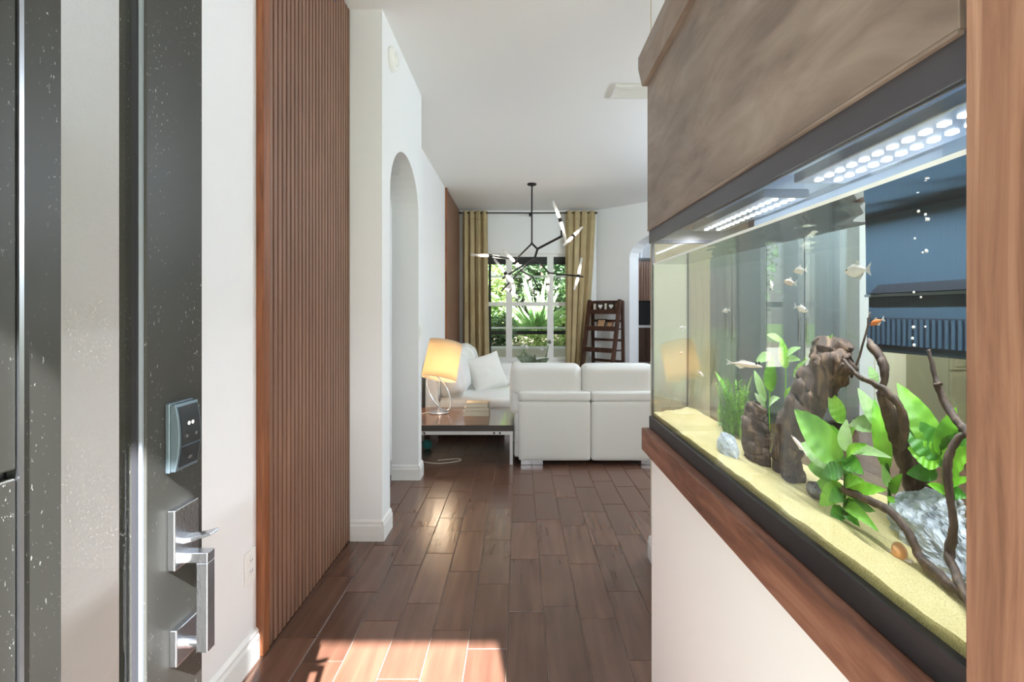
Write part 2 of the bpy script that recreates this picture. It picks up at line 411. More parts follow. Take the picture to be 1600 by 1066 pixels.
M['sepia'] = plain('old photo print', lin(176, 140, 104), .4, var=.5, vscale=60)
M['fol_a'] = leaf_mat('garden leaf', lin(64, 92, 56), lin(104, 136, 84), lin(164, 186, 128), .5, .3, 2.0)
M['fol_b'] = leaf_mat('dark garden leaf', lin(44, 68, 44), lin(76, 104, 68), lin(122, 148, 104), .5, .3, 2.0)
M['fol_c'] = leaf_mat('bright garden leaf', lin(112, 138, 78), lin(158, 180, 106), lin(208, 218, 156), .5, .35, 2.0)
M['blade'] = leaf_mat('spiky leaf', lin(88, 124, 74), lin(128, 160, 104), lin(176, 198, 146), .45, .2, 5)
M['bark'] = plain('bark', lin(84, 70, 58), .9, bscale=30, bstr=.6, var=.3)
M['soil'] = plain('mulch', lin(110, 96, 78), .95, bscale=20, bstr=.8, var=.35, vscale=6)
M['lawn'] = plain('lawn', lin(96, 122, 62), .95, var=.25, vscale=3)
M['concrete'] = plain('concrete', lin(190, 184, 172), .85, var=.08, bscale=40, bstr=.2)
M['roof'] = plain('roof shingle', lin(96, 88, 82), .9)
M['stucco'] = plain('outside stucco', lin(206, 198, 182), .9, bscale=60, bstr=.3)
M['blue_tape'] = plain('blue tape', lin(40, 76, 170), .6)

# ------------------------------------------------------------------ room shell
H = 3.05
XL = -1.0        # hall side wall
fl = struct('floor', MB().box(-3.74, 6.7, -0.1, 6.12, -.06, -.004).box(-1.18, 5.2, 6.12, 8.9, -.06, -.004).box(1.33, 5.2, 8.9, 10.5, -.06, -.004), M['grout'], 'brown wood-look plank tile floor with pale grout')
# plank tiles
PW, PL = .1535, .477
tile_me = None
off_known = {0: 2.239, 1: 2.283, 2: 2.19, 3: 1.926, -1: 1.99, -2: 2.11, -3: 2.303, -4: 2.174, -5: 1.92, -6: 2.063, -7: 2.2}
def tile_mesh():
    mb = MB().box(-(PW - .0035) / 2, (PW - .0035) / 2, -(PL - .0035) / 2, (PL - .0035) / 2, -.012, 0)
    o = obj('plank_tile', mb, M['plank']); me = o.data
    bm = bmesh.new(); bm.from_mesh(me)
    bmesh.ops.bevel(bm, geom=[e for e in bm.edges if all(v.co.z > -.001 for v in e.verts)], offset=.0016, segments=1, affect='EDGES')
    bm.to_mesh(me); bm.free(); C.objects.unlink(o); bpy.data.objects.remove(o); return me
tile_me = tile_mesh()
rest = MB(); cand = []
for k in range(-26, 43):
    x = -.05 + PW * (k + .5)
    if x < -3.6 or x > 6.5: continue
    o0 = off_known.get(k, random.choice([0, .16, .32]) + random.uniform(-.04, .04))
    n0 = int((0.1 - o0) / PL) - 1
    for n in range(n0, 20):
        y = o0 + (n + .5) * PL
        if y < .1 or y > 8.6 or (x < -1.1 and y > 5.8) or (x < -1.1 and y < 2.4): continue
        cand.append((x, y))
def tile_seen(x, y):
    px = CX + F * x / y; 
    return -1.0 < x and 380 < px < 1030 and y > 1.6
near = sorted([c for c in cand if tile_seen(*c)], key=lambda c: c[1])[:290]
ns = set(near)
for i, (x, y) in enumerate(near):
    o = bpy.data.objects.new('plank_tile', tile_me); C.objects.link(o); o.parent = fl; o.location = (x, y, 0)
for (x, y) in cand:
    if (x, y) not in ns:
        rest.box(x - PW / 2 + .00175, x + PW / 2 - .00175, y - PL / 2 + .00175, y + PL / 2 - .00175, -.012, 0)
ro = obj('plank_tiles', rest, M['plank'], fl); ro['kind'] = 'stuff'

struct('ceiling', MB().box(-3.74, 6.7, -.1, 6.12, H, H + .1).box(-1.18, 5.2, 6.12, 8.9, H, H + .1).box(1.33, 5.2, 8.9, 10.5, H, H + .1), M['ceiling'], 'white ceiling over the hall and living room')
struct('wall_left', MB().box(XL - .12, XL, .05, 2.94, 0, H), M['white'], 'white hall wall behind the slat panel')
# front wall with the doorway
mb = MB(); mb.box(-3.74, -.65, -.1, .05, 0, H); mb.box(.31, 2.2, -.1, .05, 0, H); mb.box(5.4, 6.7, -.1, .05, 0, H); mb.box(2.2, 5.4, -.1, .05, 0, .9); mb.box(2.2, 5.4, -.1, .05, 2.2, H); mb.box(-.65, .31, -.1, .05, 2.05, H)
struct('wall_front', mb, M['white'], 'white front wall around the entrance doorway')
# pier wall with an arched opening
XA = -.79
def arch_wall(x0, x1, y0, y1, oy0, oy1, spring, top):
    mb = MB(); mb.box(x0, x1, y0, oy0, 0, H); mb.box(x0, x1, oy1, y1, 0, H)
    n = 20; cyy = (oy0 + oy1) / 2; a = (oy1 - oy0) / 2
    pts = [(cyy - a * math.cos(math.pi * i / n), spring + (top - spring) * math.sin(math.pi * i / n)) for i in range(n + 1)]
    for i in range(n):
        (ya, za), (yb, zb) = pts[i], pts[i + 1]
        mb.prism([(ya, za), (yb, zb), (yb, H), (ya, H)], 'x', x0, x1)
    return mb
struct('wall_arch', arch_wall(XL, XA, 2.94, 4.12, 3.12, 4.0, 2.05, 2.40), M['white'], 'white wall pierced by a tall arched opening')
struct('wall_living', MB().box(-1.18, -1.04, 4.12, 8.75, 0, H), M['white'], 'white living room side wall behind the sofa')
struct('wall_side_room_near', MB().box(-3.6, XL, 2.6, 2.74, 0, H), M['white'])
struct('wall_side_room_end', MB().box(-3.74, -3.6, 2.6, 6.2, 0, H), M['white'])
# side room wall with a window (seen mirrored in the aquarium)
def wall_with_opening(x0, x1, y0, y1, ox0, ox1, oz0, oz1):
    mb = MB(); mb.box(x0, ox0, y0, y1, 0, H); mb.box(ox1, x1, y0, y1, 0, H); mb.box(ox0, ox1, y0, y1, 0, oz0); mb.box(ox0, ox1, y0, y1, oz1, H); return mb
struct('wall_side_room', wall_with_opening(-3.6, -1.18, 6.0, 6.12, -2.45, -1.25, .6, 2.2), M['white'])
ww = struct('window_1', MB().box(-2.45, -2.39, 6.02, 6.1, .6, 2.2).box(-1.31, -1.25, 6.02, 6.1, .6, 2.2).box(-2.39, -1.31, 6.02, 6.1, 2.14, 2.2).box(-2.39, -1.31, 6.02, 6.1, .6, .66)
            .box(-2.39, -1.31, 6.03, 6.09, 1.37, 1.43).box(-1.88, -1.82, 6.03, 6.09, .66, 2.14), M['trim'], 'white framed side room window')
for (a, b) in ((-2.39, -1.88), (-1.82, -1.31)):
    for (c, d) in ((.66, 1.37), (1.43, 2.14)): obj('pane', MB().box(a, b, 6.055, 6.061, c, d), M['pane'], ww)
# far wall with the garden window
FY = 8.75
WX0, WX1, WZ0, WZ1 = -.78, 1.12, .47, 2.31
struct('wall_far', wall_with_opening(-1.18, 1.33, FY, FY + .15, WX0, WX1, WZ0, WZ1), M['white'], 'white far wall around the garden window')
# diagonal wall with arched opening
def diag(mb_fn, name, m, label):
    return struct(name, mb_fn, m, label)
u = Vector((.7071, -.7071, 0)); nrm = Vector((.7071, .7071, 0)); D0 = Vector((1.31, FY, 0))
def dp(t, d, z): p = D0 + u * t + nrm * d; return (p.x, p.y, z)
mbd = MB()
def dbox(t0, t1, d0, d1, z0, z1):
    vs = [dp(t, d, z) for z in (z0, z1) for d in (d0, d1) for t in (t0, t1)]
    mbd.add(vs, [(0, 2, 3, 1), (4, 5, 7, 6), (0, 1, 5, 4), (2, 6, 7, 3), (0, 4, 6, 2), (1, 3, 7, 5)])
TO0, TO1, TH = .66, 2.2, .27
dbox(0, TO0, 0, TH, 0, H); dbox(TO1, 4.15, 0, TH, 0, H)
n = 16
apts = [(TO0 + (TO1 - TO0) * (1 - math.cos(math.pi * i / n)) / 2, 2.2 + .38 * math.sin(math.pi * i / n)) for i in range(n + 1)]
for i in range(n):
    (ta, za), (tb, zb) = apts[i], apts[i + 1]
    vs = [dp(t, d, z) for d in (0, TH) for (t, z) in ((ta, za), (tb, zb), (tb, H), (ta, H))]
    mbd.add(vs, [(0, 1, 2, 3), (7, 6, 5, 4), (0, 4, 5, 1), (1, 5, 6, 2), (2, 6, 7, 3), (3, 7, 4, 0)])
struct('wall_diagonal', mbd, M['white'], 'white diagonal wall with arched opening behind the ladder shelf')
struct('wall_kitchen', MB().box(4.2, 6.7, 5.85, 6.0, 0, H), M['beige'], 'beige kitchen wall seen through the aquarium')
struct('wall_den', MB().box(1.4, 5.2, 10.4, 10.5, 0, H).box(5.1, 5.2, 5.9, 10.4, 0, H).box(1.33, 1.4, FY + .16, 10.5, 0, H), M['white'], 'white walls of the room beyond the arch')
struct('wall_right', MB().box(6.55, 6.7, .05, 5.85, 0, H), M['beige'], 'beige kitchen side wall')
# unseen window added in the front wall to brighten the rooms
mb = MB()
for xx in (2.2, 3.24, 4.28, 5.34): mb.box(xx, xx + .06, -.07, .02, .9, 2.2)
mb.box(2.26, 5.34, -.07, .02, .9, .95); mb.box(2.26, 5.34, -.07, .02, 2.15, 2.2)
pd = struct('added_window', mb, M['trim'], 'white framed kitchen window added for daylight')
for xx in (2.26, 3.30, 4.34): obj('pane', MB().box(xx, xx + (.98 if xx < 4 else 1.0), -.03, -.024, .95, 2.15), M['pane'], pd)
# column beyond the aquarium
struct('wall_column', MB().box(.70, 1.18, 2.64, 2.74, 0, H), M['beige'], 'beige column standing behind the aquarium')
# partition that carries the aquarium
mb = MB(); mb.box(.405, .745, .05, 1.572, 0, .888); mb.box(.405, .745, .05, 1.572, 2.06, H); mb.box(.745, .80, .05, .34, .888, 2.06)
struct('wall_partition', mb, M['white'], 'white partition wall under and over the aquarium')

# baseboards
def base_profile(): return [(0, 0), (.016, 0), (.016, .085), (.011, .097), (.011, .108), (0, .12)]
def baseboard(name, a, b, nx, ny, label):
    """a, b: floor points of the wall's foot; (nx, ny): into the room"""
    mb = MB(); prof = base_profile(); vs = []
    for p in (a, b):
        for d, z in prof: vs.append((p[0] + nx * d, p[1] + ny * d, z))
    k = len(prof); mb.add(vs, [(i, (i + 1) % k, k + (i + 1) % k, k + i) for i in range(k)] + [tuple(range(k - 1, -1, -1)), tuple(range(k, 2 * k))])
    return struct(name, mb, M['trim'], label)
baseboard('baseboard_hall', (XL, .06), (XL, 1.94), 1, 0, 'white baseboard of the hall wall beside the slat panel')
baseboard('baseboard_pier_front', (XL + .03, 2.94), (XA, 2.94), 0, -1, 'white baseboard across the front of the arch pier')
baseboard('baseboard_pier_side', (XA, 2.925), (XA, 3.12), 1, 0, 'white baseboard on the side of the near arch pier')
baseboard('baseboard_jamb', (XL, 4.0), (XA, 4.0), 0, -1, 'white baseboard inside the arched opening')
baseboard('baseboard_pier_far', (XA, 3.985), (XA, 4.135), 1, 0, 'white baseboard on the far arch pier')
baseboard('baseboard_living', (-1.04, 4.12), (-1.04, 8.75), 1, 0, 'white baseboard along the living room wall')
baseboard('baseboard_far', (-1.04, 8.75), (1.31, 8.75), 0, -1, 'white baseboard under the garden window')
baseboard('baseboard_column_front', (.70, 2.64), (1.18, 2.64), 0, -1, 'white baseboard at the foot of the column')
baseboard('baseboard_column_side', (.70, 2.625), (.70, 2.74), -1, 0, 'white baseboard corner peeking past the partition')
baseboard('baseboard_partition', (.405, .06), (.405, 1.57), -1, 0, 'white baseboard below the aquarium')
# outside: roof, porch, ground
mb = MB(); mb.box(-4.2, 7.4, -1.5, 6.4, 3.17, 3.34); mb.box(-1.5, 7.4, 6.4, 9.3, 3.2, 3.34); mb.box(1.2, 7.4, 9.3, 10.8, 3.2, 3.34)
mb.prism([(-1.5, 3.34), (9.3, 3.34), (5.0, 7.4)], 'x', -1.5, 7.4)  # unseen gable, its ridge raised to shade the garden
struct('roof', mb, M['roof'])
struct('ground', MB().box(-40, 40, -40, 60, -.16, -.061), M['lawn'])
struct('porch_slab', MB().box(-2.5, 2.5, -3.2, -.1, -.06, -.012), M['concrete'])

# ------------------------------------------------------------------ entrance door, open against the hall
DX, DT = -.6, .045
door = thing('entrance_door', 'open charcoal front door with a narrow glass lite and chrome handle', 'door', (DX, .058, 0))
D1, D2 = .671, .823            # glass lite along the door's width
zt, zb = 2.035, .012
obj('lock_stile', MB().box(DX - DT, DX, D2, .968, zb, zt), M['door'], door, bevel=.002)
obj('middle_stile', MB().box(DX - DT, DX, .618, D1, zb, zt), M['door'], door, bevel=.002)
obj('hinge_stile', MB().box(DX - DT, DX, .058, .16, zb, zt), M['door'], door, bevel=.002)
obj('rail', MB().box(DX - DT, DX, D1, D2, zb, .2), M['door'], door)
obj('rail', MB().box(DX - DT, DX, D1, D2, 1.9, zt), M['door'], door)
for (a, b) in ((zb, .14), (1.90, zt)):
    obj('rail', MB().box(DX - DT, DX, .16, .618, a, b), M['door'], door)
obj('panel_backing', MB().box(DX - DT + .004, DX - .016, .16, .618, .14, 1.9), M['black_plastic'], door)
obj('panel', MB().box(DX - .016, DX - .001, .166, .612, 1.122, 1.894), M['door'], door, bevel=.003)
obj('panel', MB().box(DX - .016, DX - .001, .166, .612, .146, 1.112), M['door'], door, bevel=.003)
obj('groove_bead', MB().box(DX - .014, DX + .0015, .6125, .6185, .14, 1.9), M['steel'], door)
pn = obj('lite_pane', MB().box(DX - .026, DX - .018, D1, D2, .2, 1.9), M['door_pane'], door)
pn['label'] = 'narrow clear glass lite flecked with droplets'
obj('lite_reveal', MB().box(DX - .018, DX - .004, D2 - .0035, D2, .2, 1.9), M['reveal'], door)
obj('lite_gasket', MB().box(DX - .018, DX - .010, D2 - .008, D2 - .0035, .2, 1.9), M['black_plastic'], door)
# keypad lock
kp = obj('keypad_lock', MB().prism([(.866, 1.036), (.93, 1.036), (.93, 1.155), (.866, 1.155)], 'x', DX, DX + .008), M['lock_side'], door, bevel=.002)
mb = MB(); nn = 10
prof = [(DX + .008, 1.038)] + [(DX + .016 + .007 * math.sin(math.pi * (i / nn)), 1.038 + .115 * i / nn) for i in range(nn + 1)] + [(DX + .008, 1.153)]
mb.prism(prof, 'y', .868, .928)
obj('casing', mb, M['lock_side'], kp, bevel=.001)
def kface(y0, y1, z0, z1, off=.0012):
    def fn(a, b):
        z = z0 + (z1 - z0) * b; t = (z - 1.038) / .115
        return Vector((DX + .016 + .007 * math.sin(math.pi * t) + off, y0 + (y1 - y0) * a, z))
    return fn
obj('touch_screen', MB().grid(kface(.873, .924, 1.081, 1.148), 1, 8), M['lock_face'], kp, smooth=True)
obj('key_cover', MB().grid(kface(.873, .924, 1.044, 1.0785), 1, 6), M['lock_face'], kp, smooth=True)
for (yy, zz, r) in ((.893, 1.117, .0035), (.903, 1.117, .0035), (.886, 1.096, .003), (.911, 1.096, .003)):
    t = (zz - 1.038) / .115
    obj('symbol', MB().lathe([(r, 0), (r, .0006)], 10, Matrix.Translation((DX + .0175 + .007 * math.sin(math.pi * t), yy, zz)) @ Matrix.Rotation(math.pi / 2, 4, 'Y')), M['white_plastic'] if r > .0032 else M['steel'], kp)
obj('keyhole', MB().lathe([(.0065, 0), (.0065, .002), (.004, .0025)], 14, Matrix.Translation((DX + .0185, .901, 1.059)) @ Matrix.Rotation(math.pi / 2, 4, 'Y')), M['steel'], kp)
# handle set
hs = obj('handle_set', MB().box(DX, DX + .014, .87, .936, .868, .972), M['chrome'], door, bevel=.0025)
hs['label'] = 'square chrome handle set'
mb = MB(); mb.prism([(DX + .012, .916), (DX + .03, .918), (DX + .062, .926), (DX + .064, .922), (DX + .03, .910), (DX + .012, .906)], 'y', .891, .915)
obj('thumb_latch', mb, M['chrome'], hs, bevel=.001)
mb = MB(); mb.box(DX + .012, DX + .056, .892, .914, .872, .890); mb.box(DX + .036, DX + .056, .892, .914, .716, .872)
obj('grip', mb, M['chrome'], hs, bevel=.0015)
obj('grip_foot', MB().lathe([(.0095, 0), (.0095, .045)], 16, Matrix.Translation((DX + .008, .903, .728)) @ Matrix.Rotation(math.pi / 2, 4, 'Y')), M['chrome'], hs, smooth=False)
obj('lower_plate', MB().box(DX, DX + .013, .876, .936, .700, .764), M['chrome'], hs, bevel=.0025)
for z in (.25, 1.05, 1.85):
    obj('hinge', MB().lathe([(.008, -.05), (.008, .05)], 10, Matrix.Translation((DX - DT - .004, .056, z))), M['steel'], door)
struct('door_1', MB().box(-.69, -.652, -.09, .05, 0, 2.05).box(.292, .31, -.1, .055, 0, 2.05).box(-.65, .292, -.1, .055, 2.037, 2.05), M['trim'], 'white frame of the entrance doorway')

# ------------------------------------------------------------------ slatted wood panel in the hall
sp = thing('slat_panel', 'tall brown slatted wood wall panel in the hall beside the door', 'wall panel', (XL, 2.46, 0))
obj('backing', MB().box(XL + .001, XL + .013, 1.985, 2.936, .006, 3.04), M['felt'], sp)
obj('edge_trim', MB().box(XL + .001, XL + .032, 1.94, 1.984, .006, 3.045), M['slat_trim'], sp, bevel=.002)
npit = 25; pit = (2.936 - 1.985) / npit
sl = obj('slat', MB().box(-.008, .008, -pit * .335, pit * .335, 0, 3.03), M['slat'], origin=(0, 0, 0), bevel=.0015, seg=1)
sl.parent = sp
for i in range(npit):
    o = sl if i == 0 else sl.copy()
    if i: C.objects.link(o)
    o.parent = sp; o.location = Vector((XL + .02, 1.985 + pit * (i + .5), .008)) - sp.location
tag(obj('tape_scrap', MB().box(XL + .0275, XL + .0285, 2.655, 2.70, 2.948, 2.962), M['blue_tape']), 'scrap of blue tape stuck high on the slat panel', 'tape')
# second panel in the living room
sp2 = thing('slat_panel', 'reddish brown slatted wood panel beside the gold curtain', 'wall panel', (-1.04, 7.9, 0))
mb = MB(); k = 44; y0, y1 = 7.16, 8.70; pt2 = (y1 - y0) / k
for i in range(k): mb.box(-1.032, -1.022, y0 + pt2 * i + .004, y0 + pt2 * (i + 1) - .004, .125, 3.04)
q = obj('slats', mb, M['slat'], sp2); q['kind'] = 'stuff'
obj('backing', MB().box(-1.0395, -1.032, y0, y1, .122, 3.045), M['felt'], sp2)
obj('edge_trim', MB().box(-1.0395, -1.012, y0 - .03, y0, .122, 3.045), M['slat_trim'], sp2)

# ------------------------------------------------------------------ wall and ceiling fittings
ot = thing('wall_outlet', 'white double power outlet low on the hall wall beside the slat panel', 'outlet', (XL, 1.893, .37))
obj('cover_plate', MB().box(XL, XL + .006, 1.857, 1.929, .312, .43), M['white_plastic'], ot, bevel=.002)
for z in (.352, .392):
    s_ = obj('socket', MB().lathe([(.0165, 0), (.0165, .004)], 16, Matrix.Translation((XL + .005, 1.893, z)) @ Matrix.Rotation(math.pi / 2, 4, 'Y')), M['trim'], ot)
    for dy in (-.006, .006): obj('slot', MB().box(XL + .0085, XL + .0095, 1.893 + dy - .001, 1.893 + dy + .001, z - .003, z + .006), M['black_plastic'], s_)
sw = thing('light_switch', 'white light switch on the far arch pier near the lamp', 'switch', (XA, 4.06, 1.15))
obj('cover_plate', MB().box(XA, XA + .006, 4.025, 4.098, 1.09, 1.21), M['white_plastic'], sw, bevel=.002)
obj('rocker', MB().box(XA + .006, XA + .010, 4.047, 4.077, 1.118, 1.182), M['trim'], sw, bevel=.001)
def disc(name, label, c, r, axis):
    t = thing(name, label, 'smoke detector', c)
    R = Matrix.Rotation(math.pi / 2, 4, 'Y') if axis == 'x' else Matrix.Rotation(math.pi, 4, 'X')
    obj('housing', MB().lathe([(r, 0), (r, .012), (r * .92, .028), (r * .55, .036), (.001, .036)], 28, Matrix.Translation(c) @ R), M['white_plastic'], t, smooth=True)
    obj('grille_ring', MB().lathe([(r * .62, .030), (r * .62, .040), (r * .52, .040), (r * .52, .030)], 24, Matrix.Translation(c) @ R, caps=False), M['trim'], t)
disc('smoke_detector', 'round white detector high on the arch wall', (XA, 3.14, 2.86), .072, 'x')
vt = thing('ceiling_vent', 'grey slatted air vent in the white ceiling', 'vent', (.93, 4.03, H))
obj('frame', MB().box(.73, 1.13, 3.90, 3.925, H - .012, H).box(.73, 1.13, 4.135, 4.16, H - .012, H).box(.73, .755, 3.925, 4.135, H - .012, H).box(1.105, 1.13, 3.925, 4.135, H - .012, H), M['trim'], vt)
obj('duct', MB().box(.755, 1.105, 3.925, 4.135, H - .002, H - .0005), M['reveal'], vt)
for i in range(7):
    y = 3.935 + i * .029
    obj('slat', MB().prism([(y, H - .002), (y + .02, H - .011), (y + .023, H - .010), (y + .003, H - .002)], 'x', .757, 1.103), M['trim'], vt)
def fill_globe(c, power, label, drop=.30, color=(.76, .88, 1, 1), r=.13):  # lamps added out of view to brighten the rooms
    c = Vector(c); t = thing('fill_globe', label, 'added fill lamp', tuple(c))
    obj('ceiling_plate', MB().lathe([(.06, 0), (.06, -.015), (.012, -.025)], 24, Matrix.Translation(c)), M['steel'], t)
    obj('stem', MB().tube([c + Vector((0, 0, -.02)), c + Vector((0, 0, -drop + r - .01))], .006, 8), M['steel'], t)
    g = c + Vector((0, 0, -drop))
    obj('globe', MB().lathe([(r * math.sin(math.pi * i / 10) + .0005, -r * math.cos(math.pi * i / 10)) for i in range(11)], 20, Matrix.Translation(g)), emit('opal fill globe', color, power / (math.pi * 4 * math.pi * r * r)), t, smooth=True)
fill_globe((.1, .4, H), 13, 'unseen added fill globe hanging from the hall ceiling above the doorway', color=(.70, .85, 1, 1))
fill_globe((3.2, 4.5, H), 240, 'unseen added fill globe hanging in the living room behind the aquarium wall', drop=.6)
fill_globe((4.4, 3.0, H), 22, 'unseen added fill globe hanging in the kitchen behind the aquarium wall')
fill_globe((-2.3, 4.3, H), 22, 'unseen added fill globe hanging in the side room')
fill_globe((3.2, 8.6, H), 40, 'unseen added fill globe hanging in the room beyond the arch')

# ------------------------------------------------------------------ garden window, curtains
wf = struct('window_2', MB().box(WX0, WX0 + .06, FY + .03, FY + .11, WZ0, WZ1).box(WX1 - .06, WX1, FY + .03, FY + .11, WZ0, WZ1)
            .box(WX0 + .06, WX1 - .06, FY + .03, FY + .11, WZ1 - .05, WZ1).box(WX0 + .06, WX1 - .06, FY + .03, FY + .11, WZ0, WZ0 + .06), M['trim'], 'white triple garden window with a mid rail')
bays = [(WX0 + .06, -.235), (-.13, .475), (.58, WX1 - .06)]
for x0, x1 in ((-.235, -.13), (.475, .58)): obj('mullion', MB().box(x0, x1, FY + .02, FY + .11, WZ0 + .06, WZ1 - .05), M['trim'], wf)
for x0, x1 in bays:
    obj('mid_rail', MB().box(x0, x1, FY + .03, FY + .10, 1.415, 1.485), M['trim'], wf)
    obj('pane', MB().box(x0, x1, FY + .065, FY + .071, WZ0 + .06, 1.415), M['pane'], wf)
    obj('pane', MB().box(x0, x1, FY + .065, FY + .071, 1.485, WZ1 - .05), M['pane'], wf)
    obj('roller_shade', MB().box(x0 + .005, x1 - .005, FY + .035, FY + .06, 2.13, WZ1 - .05), M['shade_dark'], wf)
obj('window_sill', MB().box(WX0 - .05, WX1 + .05, FY - .05, FY + .02, WZ0 - .03, WZ0), M['trim'], wf, bevel=.004)
obj('casing', MB().box(WX0 - .06, WX1 + .06, FY - .018, FY, WZ1, WZ1 + .07), M['trim'], wf)

def curtain(xt0, xt1, xb0, xb1, zt_, zb_, folds, label, yc, seed):
    rnd = random.Random(seed); ph = rnd.uniform(0, 6)
    amp = [rnd.uniform(.6, 1.2) for _ in range(folds + 2)]
    def fn(a, b):
        z = zt_ + (zb_ - zt_) * b
        e = b ** 1.3
        x0 = xt0 + (xb0 - xt0) * e; x1 = xt1 + (xb1 - xt1) * e
        ph_ = a * folds * 2 * math.pi + ph
        k = a * folds; i = int(k); am = amp[i] + (amp[min(i + 1, folds + 1)] - amp[i]) * (k - i)
        d = .045 * am * (math.sin(ph_) + .35 * math.sin(2.3 * ph_ + b * 2)) * (.75 + .35 * b)
        x = x0 + (x1 - x0) * a + .012 * math.sin(ph_ * 1.0 + 1.2)
        return Vector((x, yc + d, z))
    t = thing('curtain', label, 'curtain', ((xb0 + xb1) / 2, yc, zb_))
    o = obj('cloth', MB().grid(fn, folds * 12, 26), M['curtain'], t, smooth=True)
    sm = o.modifiers.new('thick', 'SOLIDIFY'); sm.thickness = .004
    mb = MB()
    def hd(a, b):
        v = fn(a, b * .05); v.y -= .006; v.z += .012; return v
    h = obj('heading', MB().grid(hd, folds * 12, 3), M['curtain'], t, smooth=True)
    sm = h.modifiers.new('thick', 'SOLIDIFY'); sm.thickness = .003
RZ, RY = 2.975, 8.58
curtain(-.965, -.545, -.955, -.505, 2.995, .02, 4, 'gold cloth curtain beside the slatted panel', RY, 3)
curtain(.765, 1.27, .765, 1.06, 2.995, .02, 4, 'gold cloth curtain gathered beside the ladder shelf', RY, 8)
rd = thing('curtain_rod', 'thin dark curtain rod above the garden window', 'curtain rod', (.15, RY, RZ))
obj('rod', MB().tube([(-1.0, RY, RZ), (1.285, RY, RZ)], .011, 12), M['bronze'], rd)
for x in (-1.0, 1.285): obj('finial', MB().lathe([(.001, -.02), (.016, -.012), (.02, 0), (.016, .012), (.001, .02)], 14, Matrix.Translation((x, RY, RZ)) @ Matrix.Rotation(math.pi / 2, 4, 'Y')), M['bronze'], rd, smooth=True)
obj('bracket', MB().box(.16, .19, RY, FY, RZ - .035, RZ - .015).box(.165, .185, RY - .01, RY + .01, RZ - .04, RZ - .011), M['bronze'], rd)
obj('bracket_knob', MB().lathe([(.001, -.02), (.018, -.01), (.022, 0), (.018, .01), (.001, .02)], 14, Matrix.Translation((.175, RY - .012, RZ - .03)) @ Matrix.Rotation(math.pi / 2, 4, 'X')), M['bronze'], rd, smooth=True)

# ------------------------------------------------------------------ chandelier
ch = thing('chandelier', 'black branching chandelier with glowing glass tubes', 'chandelier', (.165, 6.93, H))
CYY = 6.93
def cp(cx, cyy, dy=0.0):
    """a point of the lamp from the enlarged detail (5.33x, origin 730,270) at depth CYY+dy"""
    return at(730 + cx / 5.33, 270 + cyy / 5.33, CYY + dy)
top = Vector((.165, CYY, H))
obj('ceiling_plate', MB().lathe([(.062, 0), (.062, -.018), (.05, -.024), (.012, -.026), (.012, -.05)], 24, Matrix.Translation(top)), M['iron'], ch, smooth=False)
A = cp(533, 590); B = cp(585, 635, -.08); Cc = cp(785, 530, -.2); Dd = cp(565, 705, .02); E = cp(298, 880, -.28); Ff = cp(680, 835, .22); G = cp(968, 866, -.05)
L1 = cp(405, 722, .25); L2 = cp(170, 688, .1); P1 = cp(545, 868, .3); P2 = cp(285, 988, .1); P3 = cp(600, 985, .42); P4 = cp(445, 815, .25)
A.x = top.x
obj('stem', MB().tube([top + Vector((0, 0, -.04)), A], .0105, 12), M['iron'], ch)
for nm, a, b, r in (('arm', A, B, .014), ('arm', B, Cc, .0155), ('arm', B, Dd, .0155), ('arm', Dd, E, .014), ('arm', Dd, Ff, .012), ('arm', Ff, G, .012), ('arm', A, L1, .012),
                    ('arm', L1, L2, .0125), ('arm', P4, P1, .011), ('arm', P4, P2, .012), ('arm', P1, P3, .011), ('arm', Dd, P4, .011), ('arm', Cc, cp(785, 480, -.2), .011)):
    obj(nm, MB().tube([a, b], r, 10), M['iron'], ch)
for p in (A, B, Dd, Ff, P4, Cc, L1):
    obj('joint', MB().lathe([(.001, -.019), (.014, -.013), (.019, 0), (.014, .013), (.001, .019)], 12, Matrix.Translation(p)), M['iron'], ch, smooth=True)
def tube_pair(p0, p1, p2, rscale=1.0):
    """two glass tubes leaving a metal holder at p1 towards p0 and p2"""
    hd = obj('holder', MB().tube([p1 + (p0 - p1) * .10, p1 + (p2 - p1) * .10], .023, 12), M['bronze'], ch)
    for q in (p0, p2):
        if q is None: continue
        d = (q - p1)
        g = obj('glass_tube', MB().tube([p1 + d * .07, p1 + d * .4, p1 + d * .42, q], [.021, .021, .019, .017], 14), M['tube_glass'], ch, smooth=True)
        obj('bulb', MB().tube([p1 + d * .10, p1 + d * .18, p1 + d * .42, p1 + d * .55], [.006, .0095, .0095, .003], 10), M['tube_bulb'], g, smooth=True)
tube_pair(cp(712, 235, -.3), cp(775, 390, -.22), cp(825, 572, -.12))
tube_pair(cp(955, 455, -.1), cp(882, 530, -.2), cp(800, 608, -.3))
tube_pair(cp(952, 712, .05), cp(926, 866, -.05), cp(892, 972, -.12))
tube_pair(cp(30, 684, 0), cp(190, 692, .1), cp(330, 712, .28))
tube_pair(cp(300, 650, .05), cp(400, 745, .2), cp(470, 820, .35))
tube_pair(cp(228, 722, -.1), cp(322, 845, -.25), cp(408, 960, -.4))
tube_pair(cp(305, 960, .2), cp(365, 985, .1), cp(425, 1050, 0))
tube_pair(cp(470, 830, .4), cp(520, 895, .3), cp(545, 1000, .2))
tube_pair(cp(678, 845, .35), cp(671, 938, .22), cp(668, 1010, .1))
tube_pair(cp(355, 860, .0), cp(380, 915, .1), cp(400, 1040, .2))

